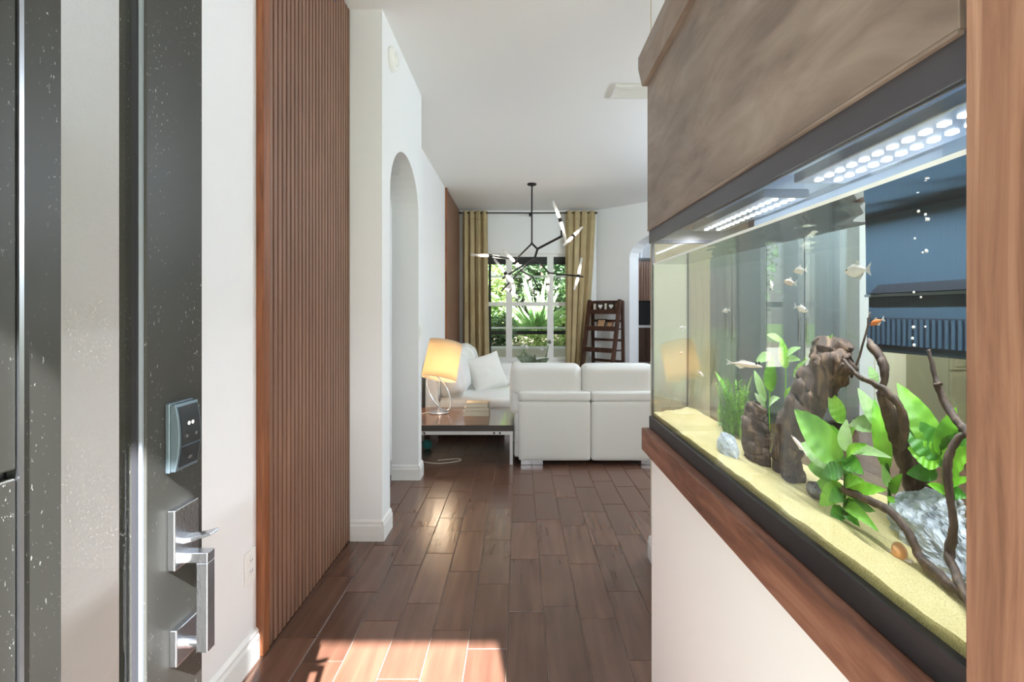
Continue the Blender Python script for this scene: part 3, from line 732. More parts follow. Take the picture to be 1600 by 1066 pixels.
# ------------------------------------------------------------------ ladder shelf by the diagonal wall
LB = Vector((1.407, 8.34, 0))
uu = Vector((.7071, -.7071, 0)); nn_ = Vector((-.7071, -.7071, 0))
ld = thing('ladder_shelf', 'dark brown wooden ladder shelf leaning by the diagonal wall', 'shelf', tuple(LB))
def lp(s_, d, z): return LB + uu * s_ + nn_ * d + Vector((0, 0, z))
ZT = 1.51; HW = .295
def dfront(z): return .04 + .30 * (1 - z / ZT)
for s_ in (-HW, HW):
    obj('front_rail', MB().bar(lp(s_, dfront(0), 0), lp(s_, dfront(ZT), ZT), .045, .06, up=tuple(nn_)), M['darkwood'], ld)
    obj('rear_rail', MB().bar(lp(s_, -.06, 0), lp(s_, -.03, ZT - .02), .04, .045, up=tuple(nn_)), M['darkwood'], ld)
def lbox(s0, s1, d0, d1, z0, z1):
    vs = [lp(s_, d, z) for z in (z0, z1) for d in (d0, d1) for s_ in (s0, s1)]
    return MB().add(vs, [(0, 2, 3, 1), (4, 5, 7, 6), (0, 1, 5, 4), (2, 6, 7, 3), (0, 4, 6, 2), (1, 3, 7, 5)])
for z in (1.30, 1.03, .69, .34):
    obj('shelf_board', lbox(-HW + .02, HW - .02, -.03, dfront(z), z, z + .02), M['darkwood'], ld)
    obj('front_lip', lbox(-HW - .02, HW + .02, dfront(z), dfront(z) + .018, z - .02, z + .055), M['darkwood'], ld)
for z in (1.17, .86, .52): obj('back_rail', lbox(-HW, HW, -.055, -.035, z - .02, z + .02), M['darkwood'], ld)
obj('top_back', lbox(-HW, HW, -.05, -.03, 1.32, 1.50), M['darkwood'], ld)
def heart(c, r, m, parent):
    pts = []
    for i in range(24):
        t = 2 * math.pi * i / 24
        pts.append((r * .0625 * 16 * math.sin(t) ** 3, r * .0625 * (13 * math.cos(t) - 5 * math.cos(2 * t) - 2 * math.cos(3 * t) - math.cos(4 * t))))
    vs = [c + uu * x + Vector((0, 0, z)) for x, z in pts] + [c + uu * x + Vector((0, 0, z)) + nn_ * .004 for x, z in pts]
    obj('heart', MB().add(vs, [tuple(range(24)), tuple(range(47, 23, -1))] + [(i, (i + 1) % 24, 24 + (i + 1) % 24, 24 + i) for i in range(24)]), m, parent)
for i, (s_, lab) in enumerate(((-.09, 'small dark plaque with a white heart beside the curtain side of the ladder shelf'), (.12, 'small dark plaque with a white heart nearer the arch on the ladder shelf'))):
    t = thing('heart_plaque', lab, 'plaque', tuple(lp(s_, .02, 1.32)), 'heart plaques on the ladder shelf')
    obj('board', lbox(s_ - .075, s_ + .075, .01, .03, 1.32, 1.465), M['table_edge'], t)
    heart(lp(s_, .031, 1.405), .042, M['white_plastic'], t)
for i, (s_, lab) in enumerate(((-.205, 'thin pale upright strip at the curtain end of the top ladder shelf'), (.015, 'thin pale upright strip between the two heart plaques'), (.225, 'thin pale upright strip at the arch end of the top ladder shelf'))):
    tag(obj('book', lbox(s_ - .014, s_ + .014, .0, .05, 1.32, 1.45), M['book_c'] if i < 2 else M['walnut'], origin=lp(s_, 0, 1.32), bevel=.002), lab, 'book')
for i, (s_, lab, wd, tl) in enumerate(((-.02, 'larger black picture frame on the second ladder shelf', .085, .05), (.15, 'smaller picture frame on the second ladder shelf', .06, .04))):
    t = thing('picture_frame', lab, 'picture frame', tuple(lp(s_, .1, 1.05)), 'picture frames on the ladder shelf')
    z0, z1 = 1.051, 1.051 + wd * 1.75
    def quad(s0, s1, za, zb_, off, th):
        vs = []
        for d in (0, th):
            for (s__, z) in ((s0, za), (s1, za), (s1, zb_), (s0, zb_)):
                vs.append(lp(s__, .12 - (z - z0) * .35 + off + d, z))
        return MB().add(vs, [(0, 1, 2, 3), (7, 6, 5, 4), (0, 4, 5, 1), (1, 5, 6, 2), (2, 6, 7, 3), (3, 7, 4, 0)])
    obj('frame', quad(s_ - wd, s_ + wd, z0, z1, 0, .012), M['iron'] if i == 0 else M['walnut'], t)
    obj('print', quad(s_ - wd + .018, s_ + wd - .018, z0 + .018, z1 - .018, .012, .002), M['sepia'], t)
cnd = thing('candle_holder', 'small white candle cup on the low ladder shelf', 'candle', tuple(lp(.05, .14, .36)))
obj('cup', MB().lathe([(.03, 0), (.04, .01), (.042, .09), (.036, .09), (.034, .03)], 18, Matrix.Translation(lp(.05, .14, .361))), M['pot'], cnd, smooth=True)
obj('candle', MB().lathe([(.033, .03), (.033, .075)], 16, Matrix.Translation(lp(.05, .14, .361))), M['book_c'], cnd)

# ------------------------------------------------------------------ wall unit beyond the arch
wu = thing('wall_unit', 'dark wood wall unit with black niche beyond the arch', 'cabinet', (2.7, 9.9, 0))
UX0, UX1, UY0, UY1 = 1.75, 3.6, 9.6, 10.1
ub = obj('upper_cabinet', MB().box(UX0, UX1, UY0 + .15, UY1, 1.53, 2.30), M['darkwood'], wu)
mb = MB(); k = 40
for i in range(k):
    x = UX0 + (UX1 - UX0) * i / k; mb.box(x + .006, x + (UX1 - UX0) / k - .006, UY0 + .135, UY0 + .15, 1.53, 2.27)
q = obj('slat_front', mb, M['slat'], ub); q['kind'] = 'stuff'
obj('top_board', MB().box(UX0 - .02, UX1 + .02, UY0 + .12, UY1, 2.30, 2.34), M['black_plastic'], wu)
obj('niche_back', MB().box(UX0, UX1, UY1 - .05, UY1, 1.06, 1.53), M['black_gloss'], wu)
obj('worktop', MB().box(UX0 - .02, UX1 + .02, UY0 - .02, UY1, 1.02, 1.06), M['stone_top'], wu, bevel=.004)
lo = obj('lower_cabinet', MB().box(UX0, UX1, UY0, UY1, .38, 1.02), M['darkwood'], wu)
for i in range(3):
    x0 = UX0 + (UX1 - UX0) / 3 * i; d_ = obj('cabinet_door', MB().box(x0 + .006, x0 + (UX1 - UX0) / 3 - .006, UY0 - .018, UY0, .39, 1.01), M['darkwood'], wu, bevel=.003)
obj('plinth', MB().box(UX0 + .03, UX1 - .03, UY0 + .05, UY1, 0, .38), M['stone_top'], wu)
# kitchen cabinet seen through the aquarium
kc = thing('kitchen_cabinet', 'olive kitchen base cabinet with two doors and two drawers seen through the aquarium', 'cabinet', (4.95, 5.6, 0))
KX0, KX1, KY = 4.55, 5.32, 5.28
obj('body', MB().box(KX0, KX1, KY, 5.845, .1, .9), M['olive'], kc)
obj('plinth', MB().box(KX0 + .02, KX1 - .02, KY + .06, 5.845, 0, .1), M['black_plastic'], kc)
obj('worktop', MB().box(KX0 - .02, KX1 + .02, KY - .03, 5.845, .9, .94), M['stone_top'], kc, bevel=.004)
xm = (KX0 + KX1) / 2
for x0, x1 in ((KX0 + .01, xm - .004), (xm + .004, KX1 - .01)):
    for nm, z0, z1 in (('drawer', .715, .885), ('cabinet_door', .12, .70)):
        d_ = obj(nm, MB().box(x0, x1, KY - .02, KY, z0, z1), M['olive'], kc, bevel=.004)
        obj('raised_panel', MB().box(x0 + .05, x1 - .05, KY - .027, KY - .02, z0 + (.05 if z1 < .71 else .035), z1 - (.05 if z1 < .71 else .035)), M['olive'], d_, bevel=.006)
        hx = (x0 + x1) / 2 if nm == 'drawer' else (x1 - .03 if x0 < xm - .1 else x0 + .03)
        if nm == 'drawer': obj('handle', MB().tube([(hx - .05, KY - .028, .80), (hx - .04, KY - .045, .80), (hx + .04, KY - .045, .80), (hx + .05, KY - .028, .80)], .005, 8), M['steel'], d_)
        else: obj('handle', MB().tube([(hx, KY - .018, .55), (hx, KY - .045, .56), (hx, KY - .045, .65), (hx, KY - .018, .66)], .005, 8), M['steel'], d_)

# tall grey pantry added against the diagonal wall to darken the view through the aquarium
pa = thing('backdrop_cabinet', 'tall grey pantry cabinet added to darken the view through the aquarium', 'cabinet', tuple(D0 + u * 3.2 - nrm * .3))
def pbox(t0, t1, d0, d1, z0, z1):
    vs = [dp(t, d, z) for z in (z0, z1) for d in (d0, d1) for t in (t0, t1)]
    return MB().add(vs, [(0, 2, 3, 1), (4, 5, 7, 6), (0, 1, 5, 4), (2, 6, 7, 3), (0, 4, 6, 2), (1, 3, 7, 5)])
obj('body', pbox(2.35, 3.95, -.58, -.01, .1, 2.35), M['backdrop'], pa)
obj('plinth', pbox(2.37, 3.93, -.54, -.02, 0, .1), M['black_plastic'], pa)
for i in range(4):
    t0 = 2.35 + .4 * i
    d_ = obj('cabinet_door', pbox(t0 + .005, t0 + .395, -.60, -.58, .12, 2.33), M['backdrop'], pa, bevel=.003)
    obj('raised_panel', pbox(t0 + .06, t0 + .34, -.607, -.60, .2, 2.25), M['backdrop_b'], d_, bevel=.004)
    ht = t0 + (.36 if i % 2 == 0 else .04)
    obj('handle', pbox(ht - .006, ht + .006, -.63, -.60, 1.0, 1.25), M['steel'], d_)
# ------------------------------------------------------------------ sofas
def rbox(x0, x1, y0, y1, z0, z1, r, puff=0.0, n=6):
    """soft cushion block: rounded box, faces swollen by PUFF"""
    cx, cyy, cz = (x0 + x1) / 2, (y0 + y1) / 2, (z0 + z1) / 2
    hx, hy, hz = (x1 - x0) / 2, (y1 - y0) / 2, (z1 - z0) / 2
    bm = bmesh.new(); bmesh.ops.create_cube(bm, size=2)
    bmesh.ops.subdivide_edges(bm, edges=bm.edges, cuts=n * 2 - 1, use_grid_fill=True)
    mb = MB(); vs = []
    for v in bm.verts:
        a = [v.co.x, v.co.y, v.co.z]; h = (hx, hy, hz)
        a = [math.copysign(abs(c) ** .6, c) if abs(c) > 1e-6 else 0 for c in a]
        p = [a[i] * h[i] for i in range(3)]
        core = [max(-h[i] + r, min(h[i] - r, p[i])) for i in range(3)]
        dv = Vector([p[i] - core[i] for i in range(3)])
        if dv.length > 1e-9: dv = dv.normalized() * r
        q = Vector(core) + dv if dv.length else Vector(p)
        s_ = Vector((1 - a[1] ** 2, 1, 1))
        px_ = puff * (1 - a[1] ** 2) * (1 - a[2] ** 2); py_ = puff * (1 - a[0] ** 2) * (1 - a[2] ** 2); pz_ = puff * (1 - a[0] ** 2) * (1 - a[1] ** 2)
        q += Vector((a[0] * px_, a[1] * py_, a[2] * pz_))
        vs.append(q + Vector((cx, cyy, cz)))
    bm.verts.index_update()
    fs = [tuple(v.index for v in f.verts) for f in bm.faces]; bm.free()
    return mb.add(vs, fs)
so = thing('sofa', 'white leather sofa with its back to the hall', 'sofa', (.67, 4.9, 0))
SY = 4.37
for x0, x1 in ((-.01, .607), (.611, 1.24)):
    obj('back_panel', rbox(x0, x1, SY, SY + .17, .04, .548, .018, .002), M['leather'], so, smooth=True)
    obj('back_top', rbox(x0, x1, SY - .004, SY + .175, .546, .632, .02, .003), M['leather'], so, smooth=True)
for x0, x1 in ((-.075, .533), (.541, 1.17)):
    obj('headrest', rbox(x0, x1, SY + .03, SY + .23, .585, .858, .055, .006), M['leather'], so, smooth=True)
obj('arm', rbox(-.085, .03, SY + .05, 5.3, .42, .80, .045, .006), M['leather'], so, smooth=True)
obj('arm_base', rbox(-.05, .03, SY + .06, 5.3, .05, .46, .02, .0), M['leather'], so, smooth=True)
obj('arm', rbox(1.16, 1.27, SY + .05, 5.3, .1, .70, .045, .006), M['leather'], so, smooth=True)
obj('base', rbox(.03, 1.16, SY + .17, 5.3, .08, .28, .02), M['leather'], so, smooth=True)
for x0, x1 in ((.035, .59), (.6, 1.155)): obj('seat_cushion', rbox(x0, x1, SY + .24, 5.33, .28, .45, .05, .01), M['leather'], so, smooth=True)
for x in (.0, 1.03): obj('foot', MB().box(x + .01, x + .2, SY + .02, SY + .06, 0, .04), M['chrome'], so, bevel=.003)
for x in (.1, 1.03): obj('foot', MB().box(x, x + .1, 5.18, 5.24, 0, .08), M['chrome'], so, bevel=.003)
s2 = thing('sofa', 'white leather sofa along the living room wall behind the lamp', 'sofa', (-.5, 6.5, 0))
obj('base', rbox(-1.0, -.06, 5.36, 7.62, .08, .26, .03), M['leather'], s2, smooth=True)
for y0, y1 in ((5.36, 6.45), (6.46, 7.4)): obj('seat_cushion', rbox(-.98, -.06, y0, y1, .25, .405, .05, .012), M['leather'], s2, smooth=True)
obj('back', rbox(-1.005, -.84, 5.36, 7.62, .1, .70, .05, .0), M['leather'], s2, smooth=True)
def tilt(mb, c, axis, ang):
    R = Matrix.Rotation(ang, 4, axis); c = Vector(c)
    for v in mb.v:
        q = R @ (v - c) + c; v.x, v.y, v.z = q.x, q.y, q.z
    return mb
for y0, y1 in ((5.38, 6.06), (6.1, 6.75), (6.79, 7.38)):
    obj('back_cushion', tilt(rbox(-.86, -.56, y0, y1, .39, .85, .11, .04), (-.7, 0, .42), 'Y', math.radians(-12)), M['leather'], s2, smooth=True)
obj('end_arm', rbox(-1.0, -.02, 7.4, 7.64, .1, .56, .06, .01), M['leather'], s2, smooth=True)
for x in (-.95, -.16):
    for y in (5.45, 7.5): obj('foot', MB().box(x, x + .08, y, y + .05, 0, .082), M['chrome'], s2)
# throw pillow
def pillow_mesh(size, thick, M4, n=16):
    mb = MB()
    for sgn in (1, -1):
        def fn(a, b, sgn=sgn):
            x, y = a * 2 - 1, b * 2 - 1
            e = ((1 - x * x) * (1 - y * y)) ** .42
            pin = 1 - .07 * ((1 - abs(x) ** 2) * abs(y) + (1 - abs(y) ** 2) * abs(x))
            wr = .006 * mnoise.noise(Vector((x * 3, y * 3, sgn * 2)))
            return M4 @ Vector((x * size / 2 * pin, y * size / 2 * pin, sgn * (thick / 2 * e) + wr * e))
        mb.grid(fn, n, n)
    return mb
PM = Matrix.Translation((-.385, 6.03, .60)) @ Matrix.Rotation(math.radians(-14), 4, 'Y') @ Matrix.Rotation(math.radians(28), 4, 'Z') @ Matrix.Rotation(math.radians(74), 4, 'X') @ Matrix.Rotation(math.radians(0), 4, 'Z')
pl = obj('throw_pillow', pillow_mesh(.44, .17, PM), M['linen'], smooth=True, origin=(-.385, 6.03, .4))
tag(pl, 'pale linen throw pillow leaning on the wall sofa cushions', 'pillow')

# ------------------------------------------------------------------ side table with lamp and books
tb = thing('side_table', 'low dark wood side table on a pale metal frame', 'table', (-.5, 4.85, 0))
TZ = .338
obj('table_top', MB().box(-1.0, -.055, 4.40, 5.24, TZ - .002, TZ), M['table_wood'], tb)
obj('top_edge', MB().box(-1.0, -.055, 4.40, 5.24, TZ - .052, TZ - .0025), M['table_edge'], tb, bevel=.002)
obj('frame', MB().box(-1.0, -.06, 4.402, 4.422, TZ - .082, TZ - .053).box(-1.0, -.06, 5.21, 5.23, TZ - .082, TZ - .053).box(-.08, -.06, 4.422, 5.21, TZ - .082, TZ - .053), M['white_metal'], tb)
for y in (4.402, 5.205):
    for x in (-.085, -1.0): obj('leg', MB().box(x, x + .025, y, y + .025, 0, TZ - .082), M['white_metal'], tb)
for x in (-.86, -.82, -.22, -.17): obj('screw', MB().lathe([(.009, 0), (.009, .003)], 12, Matrix.Translation((x, 4.402, TZ - .067)) @ Matrix.Rotation(math.pi / 2, 4, 'X')), M['iron'], tb)
LX, LY = -.775, 4.94
lm = thing('table_lamp', 'chrome loop table lamp with a glowing cream shade', 'lamp', (LX, LY, TZ))
Mt = Matrix.Translation((LX, LY, TZ))
obj('base', MB().lathe([(.001, 0), (.095, 0), (.098, .006), (.09, .014), (.03, .02), (.016, .03), (.014, .05)], 32, Mt), M['chrome'], lm, smooth=True)
obj('rod', MB().tube([(LX, LY, TZ + .03), (LX, LY, TZ + .44)], .006, 10), M['chrome'], lm)
obj('drop', MB().lathe([(.004, .10), (.012, .12), (.018, .17), (.015, .24), (.007, .30), (.004, .32)], 18, Mt), M['steel'], lm, smooth=True)
ring = []
RM = Mt @ Matrix.Translation((-.005, 0, .20)) @ Matrix.Rotation(math.radians(-27), 4, 'Y') @ Matrix.Rotation(math.radians(25), 4, 'Z')
for i in range(41):
    t = 2 * math.pi * i / 40; ring.append(RM @ Vector((.085 * math.cos(t), 0, .195 * math.sin(t))))
obj('loop', MB().tube(ring, .008, 10, caps=False), M['chrome'], lm, smooth=True)
SM = Matrix.Translation((-.745, LY, .795 + .05)) @ Matrix.Rotation(math.radians(9), 4, 'Y') @ Matrix.Rotation(math.radians(-15), 4, 'X')
sr, shh = .168, .18
def sh(a, b):
    t = 2 * math.pi * a; r = sr * (1 - .05 * b); return SM @ Vector((r * math.cos(t), r * math.sin(t), -shh + 2 * shh * b))
so_ = obj('lamp_shade', MB().grid(sh, 48, 6), M['shade'], lm, smooth=True)
sm_ = so_.modifiers.new('thick', 'SOLIDIFY'); sm_.thickness = .003
for zz in (-shh, shh):
    obj('shade_rim', MB().tube([SM @ Vector((sr * (1 if zz < 0 else .95) * math.cos(2 * math.pi * i / 40), sr * (1 if zz < 0 else .95) * math.sin(2 * math.pi * i / 40), zz)) for i in range(41)], .003, 6, caps=False), M['book_c'], so_)
obj('bulb', MB().lathe([(.001, -.05), (.02, -.04), (.03, -.01), (.022, .03), (.012, .05)], 16, SM @ Matrix.Translation((0, 0, .0))), M['bulb'], lm, smooth=True)
ll = bpy.data.lights.new('table_lamp_light', 'POINT'); ll.energy = 9; ll.color = (1, .82, .60); ll.shadow_soft_size = .06
lo_ = bpy.data.objects.new('table_lamp_light', ll); C.objects.link(lo_); lo_.location = SM @ Vector((0, 0, -.07))
# lamp cord on the floor and on the table
tag(obj('lamp_cord', MB().tube(smoothed([(-.86, LY, TZ + .006), (-.93, 4.88, TZ + .006), (-.985, 4.8, TZ + .004), (-1.018, 4.7, TZ - .02), (-1.018, 4.66, .1), (-1.0, 4.6, .005), (-.85, 4.47, .005), (-.70, 4.42, .005), (-.58, 4.46, .005), (-.52, 4.52, .005), (-.56, 4.56, .005), (-.72, 4.5, .008)], 6), .004, 6), M['cordw'], smooth=True), 'white lamp cord curling on the floor under the side table', 'cord')
for i, (x0, x1, y0, y1, h, mm, lab, rz) in enumerate(((-.525, -.285, 4.78, 4.94, .045, 'book_c', 'thick cream book at the bottom of the stack on the side table', 0),
                                                     (-.52, -.29, 4.785, 4.94, .035, 'book_b', 'grey book in the middle of the stack on the side table', 2),
                                                     (-.505, -.295, 4.79, 4.935, .04, 'book_a', 'patterned beige book on top of the stack on the side table', -3))):
    z0 = TZ + (0, .0455, .081)[i] + .0005
    t = thing('book', lab, 'book', ((x0 + x1) / 2, (y0 + y1) / 2, z0), 'books on the side table')
    obj('pages', MB().box(x0 + .004, x1 - .004, y0 + .003, y1 - .004, z0 + .003, z0 + h - .003), M['paper'], t)
    obj('cover', MB().box(x0, x1, y0, y1, z0, z0 + .003).box(x0, x1, y0, y1, z0 + h - .003, z0 + h).box(x0, x1, y1 - .003, y1, z0 + .003, z0 + h - .003), M[mm], t)
    t.rotation_euler.z = math.radians(rz)
tag(obj('ball', MB().lathe([(.045 * math.sin(math.pi * i / 10) + .0005, -.045 * math.cos(math.pi * i / 10)) for i in range(11)], 20, Matrix.Translation((-.885, 4.9, .062))), M['teal'], smooth=True, origin=(-.885, 4.9, .02)), 'teal rubber ball under the side table', 'ball')
for v in bpy.data.objects['ball'].data.vertices: v.co.z -= .017

# ------------------------------------------------------------------ coffee table and orchid behind the sofa
ct = thing('coffee_table', 'low white coffee table hidden behind the sofa', 'table', (.5, 6.2, 0))
obj('table_top', MB().box(.0, .95, 5.8, 6.6, .40, .43), M['stone_top'], ct, bevel=.004)
for x in (.03, .87):
    for y in (5.84, 6.51): obj('leg', MB().box(x, x + .05, y, y + .05, 0, .40), M['white_metal'], ct)
def leaf(name, base, tip, width, up, sag, m, parent, fold=.25, n=10, wav=0.0, shape=.75):
    base, tip = Vector(base), Vector(tip); d = tip - base; L = d.length; dn = d.normalized()
    up = Vector(up); side = dn.cross(up)
    if side.length < 1e-3: side = dn.cross(Vector((1, 0, .2)))
    side.normalize(); up = side.cross(dn).normalized()
    sd_ = random.random() * 50
    def fn(a, b):
        wv = (b * 2 - 1)
        pr = (math.sin(math.pi * min(1, a ** shape)) ** .8) * (1 - .15 * a) + (.05 if a < .1 else 0)
        hw_ = width / 2 * pr
        c = base + d * a + up * (sag * L * math.sin(math.pi * a))
        return c + side * (wv * hw_) + up * (abs(wv) * hw_ * fold + wav * width * math.sin(a * 36 - abs(wv) * 3 + sd_) * abs(wv))
    return obj(name, MB().grid(fn, n, 4), m, parent, smooth=True)
OC = Vector((.16, 6.15, .43))
oc = thing('orchid', 'potted orchid with broad grey-green leaves behind the sofa', 'plant', tuple(OC))
obj('pot', MB().lathe([(.06, 0), (.085, .01), (.10, .16), (.105, .19), (.095, .19), (.088, .15)], 24, Matrix.Translation(OC + Vector((0, 0, .001)))), M['pot'], oc, smooth=True)
obj('soil', MB().lathe([(.09, .155), (.001, .165)], 20, Matrix.Translation(OC), caps=False), M['soil'], oc)
for tx, ty, wd, rise in ((805, 556, .13, .10), (818, 549, .10, .15), (836, 553, .09, .1), (846, 562, .10, .1), (858, 560, .13, .05), (828, 565, .12, .05), (812, 568, .12, .02), (840, 570, .12, 0)):
    tip = at(tx, ty, 6.12 + random.uniform(-.12, .1)); b0 = OC + Vector((random.uniform(-.03, .03), random.uniform(-.03, .03), .17))
    leaf('leaf', b0, tip, wd * 1.15, (.2, -1, .5), .18, M['orchid_leaf'], oc, .12)
for tx, ty in ((820, 543), (857, 536)):
    obj('stem', MB().tube(smoothed([OC + Vector((0, 0, .16)), at(tx - 6, 562, 6.15), at(tx, ty + 3, 6.15)], 6), .005, 6), M['leaf_c'], oc)
for tx, ty in ((818, 541), (824, 545), (857, 537), (861, 533), (844, 549)):
    c = at(tx, ty, 6.14)
    leaf('flower', c, c + Vector((random.uniform(-.05, .05), -.02, random.uniform(-.02, .06))), .05, (0, -1, .3), .1, M['orchid_leaf'] if tx > 850 else M['orchid_petal'], oc, .1, 6)

# ------------------------------------------------------------------ aquarium and its walnut surround
AY0, AY1 = .345, 1.566
aq = thing('aquarium', 'long planted glass aquarium built into the partition wall', 'aquarium', (.565, .955, .956))
AZ0, AZ1, WL = .993, 1.52, 1.456
obj('bottom_frame', MB().box(.397, .41, AY0, AY1 + .006, .956, AZ0).box(.72, .733, AY0, AY1 + .006, .956, AZ0).box(.41, .72, AY1 - .007, AY1 + .006, .956, AZ0).box(.41, .72, AY0, AY1 - .007, .956, .975), M['black_plastic'], aq, bevel=.002)
obj('top_frame', MB().box(.397, .41, .455, AY1 + .006, AZ1, 1.561).box(.72, .733, AY0, AY1 + .006, AZ1, 1.561).box(.41, .72, AY1 - .007, AY1 + .006, AZ1, 1.561), M['band'], aq)
obj('pane', MB().box(.400, .4065, .455, AY1, AZ0, AZ1), M['tank_pane'], aq)
obj('pane', MB().box(.7235, .730, AY0, AY1, AZ0, AZ1), M['tank_pane'], aq)
obj('pane', MB().box(.4075, .7225, AY1 - .003, AY1 + .0035, AZ0, AZ1), M['tank_pane'], aq)
obj('end_panel', MB().box(.4075, .7225, AY0, AY0 + .006, AZ0 - .015, 1.561), M['black_plastic'], aq)
obj('corner_trim', MB().box(.3975, .4065, .4425, .4545, .993, 1.561), M['black_plastic'], aq)
for x, y in ((.404, AY1 - .004), (.716, AY1 - .010)): obj('silicone_seam', MB().box(x, x + .006, y, y + .006, AZ0, AZ1), M['black_plastic'], aq)
# water: its three clear sides and its surface
wt = MB()
def quad(vs, mi): wt.add(vs, [(0, 1, 2, 3)], mi)
y0_, y1_ = AY0 + .007, AY1 - .004
quad([(TX, y1_, .976), (TX, y0_, .976), (TX, y0_, WL), (TX, y1_, WL)], 0)
quad([(TB, y0_, .976), (TB, y1_, .976), (TB, y1_, WL), (TB, y0_, WL)], 0)
quad([(TB, y1_, .976), (TX, y1_, .976), (TX, y1_, WL), (TB, y1_, WL)], 0)
nx, ny = 14, 60
def wsurf(a, b):
    x = TX + (TB - TX) * a; y = y0_ + (y1_ - y0_) * b
    e = min(1, 12 * min(a, 1 - a)) * min(1, 40 * min(b, 1 - b))
    return Vector((x, y, WL + e * .0022 * mnoise.noise(Vector((x * 14, y * 14, 3)))))
wt.grid(wsurf, nx, ny, 1)
me = bpy.data.meshes.new('water'); wo = bpy.data.objects.new('water', me); C.objects.link(wo)
me.from_pydata([tuple(v - aq.location) for v in wt.v], [], wt.f); me.materials.append(M['water_side']); me.materials.append(M['water_top'])
me.polygons.foreach_set('material_index', wt.m); me.update(); wo.parent = aq
me.polygons.foreach_set('use_smooth', [m == 1 for m in wt.m])
# normals must point out of the water
bm = bmesh.new(); bm.from_mesh(me)
for f in bm.faces:
    c = f.calc_center_median() + aq.location; outw = c - Vector((.565, .955, 1.2))
    if f.material_index == 1: outw = Vector((0, 0, 1))
    if f.normal.dot(outw) < 0: f.normal_flip()
bm.to_mesh(me); bm.free()
obj('waterline', MB().box(.4066, .4078, .456, AY1 - .006, WL - .002, WL + .003), M['white_plastic'], aq)  # lit meniscus drawn as a white strip
obj('glass_lid', MB().box(.412, .60, .36, AY1 - .01, 1.524, 1.528), M['lid'], aq)
obj('hood', MB().box(.405, .733, .35, 1.57, 1.60, 1.61).box(.712, .719, .36, 1.555, 1.462, 1.60), M['hood_glow'], aq)
# lamps over the water
for y0, y1, lab in ((.36, .945, 'cool white LED aquarium light bar next to the walnut post'), (1.06, 1.50, 'cool white LED aquarium light bar at the far end of the tank')):
    t = thing('light_bar', lab, 'aquarium light', (.55, (y0 + y1) / 2, 1.545), 'aquarium light bars')
    obj('housing', MB().box(.505, .60, y0, y1, 1.547, 1.566), M['steel'], t, bevel=.003)
    led = None
    for row in (.535, .57):
        k = int((y1 - y0) / .030)
        for i in range(k):
            if led is None:
                led = obj('led', MB().box(-.0045, .0045, -.006, .006, -.002, 0), M['led'], origin=(0, 0, 0)); o = led
            else:
                o = led.copy(); C.objects.link(o)
            o.parent = t; o.location = Vector((row, y0 + .015 + i * .030, 1.547)) - t.location
    area_light('light_bar_strip', (.5525, (y0 + y1) / 2, 1.5455), .010, 15 * (y1 - y0), (0, 0, -1), (.95, .97, 1), size_y=(y1 - y0) * .94)
# surround
sr_ = thing('aquarium_surround', 'stained walnut frame around the aquarium', 'cabinet', (.4, .8, .888))
obj('ledge', MB().box(.375, .745, .05, 1.577, .888, .955), M['walnut'], sr_, bevel=.0025)
obj('valance_panel', MB().box(.392, .404, .457, 1.572, 1.563, 2.06), M['valance'], sr_, bevel=.0015)
obj('valance_edge', MB().box(.391, .400, .457, 1.570, 1.5585, 1.5625), M['valance'], sr_)
mb = MB(); mb.prism([(.404, 2.008), (.378, 2.008), (.366, 2.06), (.366, 2.095), (.404, 2.095)], 'y', .05, 1.582)
obj('crown_moulding', mb, M['valance'], sr_)
obj('post', MB().box(.384, .397, .1, .4415, .956, 3.04), M['walnut_post'], sr_, bevel=.002)
obj('rear_casing', MB().box(.735, .745, .34, 1.572, 1.563, 2.06), M['walnut'], sr_)
obj('side_fill', MB().box(.405, .745, .05, .343, .956, 2.06), M['black_plastic'], sr_)
obj('end_casing', MB().box(.405, .745, 1.566, 1.576, 1.563, 2.06), M['walnut'], sr_)

# sand
def sand_z(x, y):
    dpt = (x - TX) / (TB - TX)
    return 1.006 + .012 * dpt + .010 * dpt * mnoise.noise(Vector((x * 9, y * 7, 1))) + .0035 * mnoise.noise(Vector((x * 30, y * 24, 5)))
sy0, sy1 = AY0 + .008, AY1 - .006
def sfn(a, b):
    x = TX + .0008 + (TB - TX - .0016) * a; y = sy0 + (sy1 - sy0) * b
    return Vector((x, y, sand_z(x, y)))
mb = MB().grid(sfn, 24, 90)
def skirt(a, b):
    x = TX + .0008; y = sy0 + (sy1 - sy0) * b; return Vector((x, y, .977 + (sand_z(x, y) - .977) * a))
mb.grid(skirt, 2, 90)
sd_o = obj('sand', mb, M['sand'], smooth=True, origin=(.565, .955, .976)); tag(sd_o, 'pale yellow sand bed of the aquarium', 'sand', kind='stuff')
def sand_hit(px, py, up=0.0):
    """depth at which the sight line of a pixel meets the sand"""
    lo, hi = .004, TB - TX - .004
    for i in range(60):
        dpt = lo + (hi - lo) * i / 59; p = tk(px, py, dpt)
        if p.z <= sand_z(p.x, p.y) + up: return dpt
    return hi

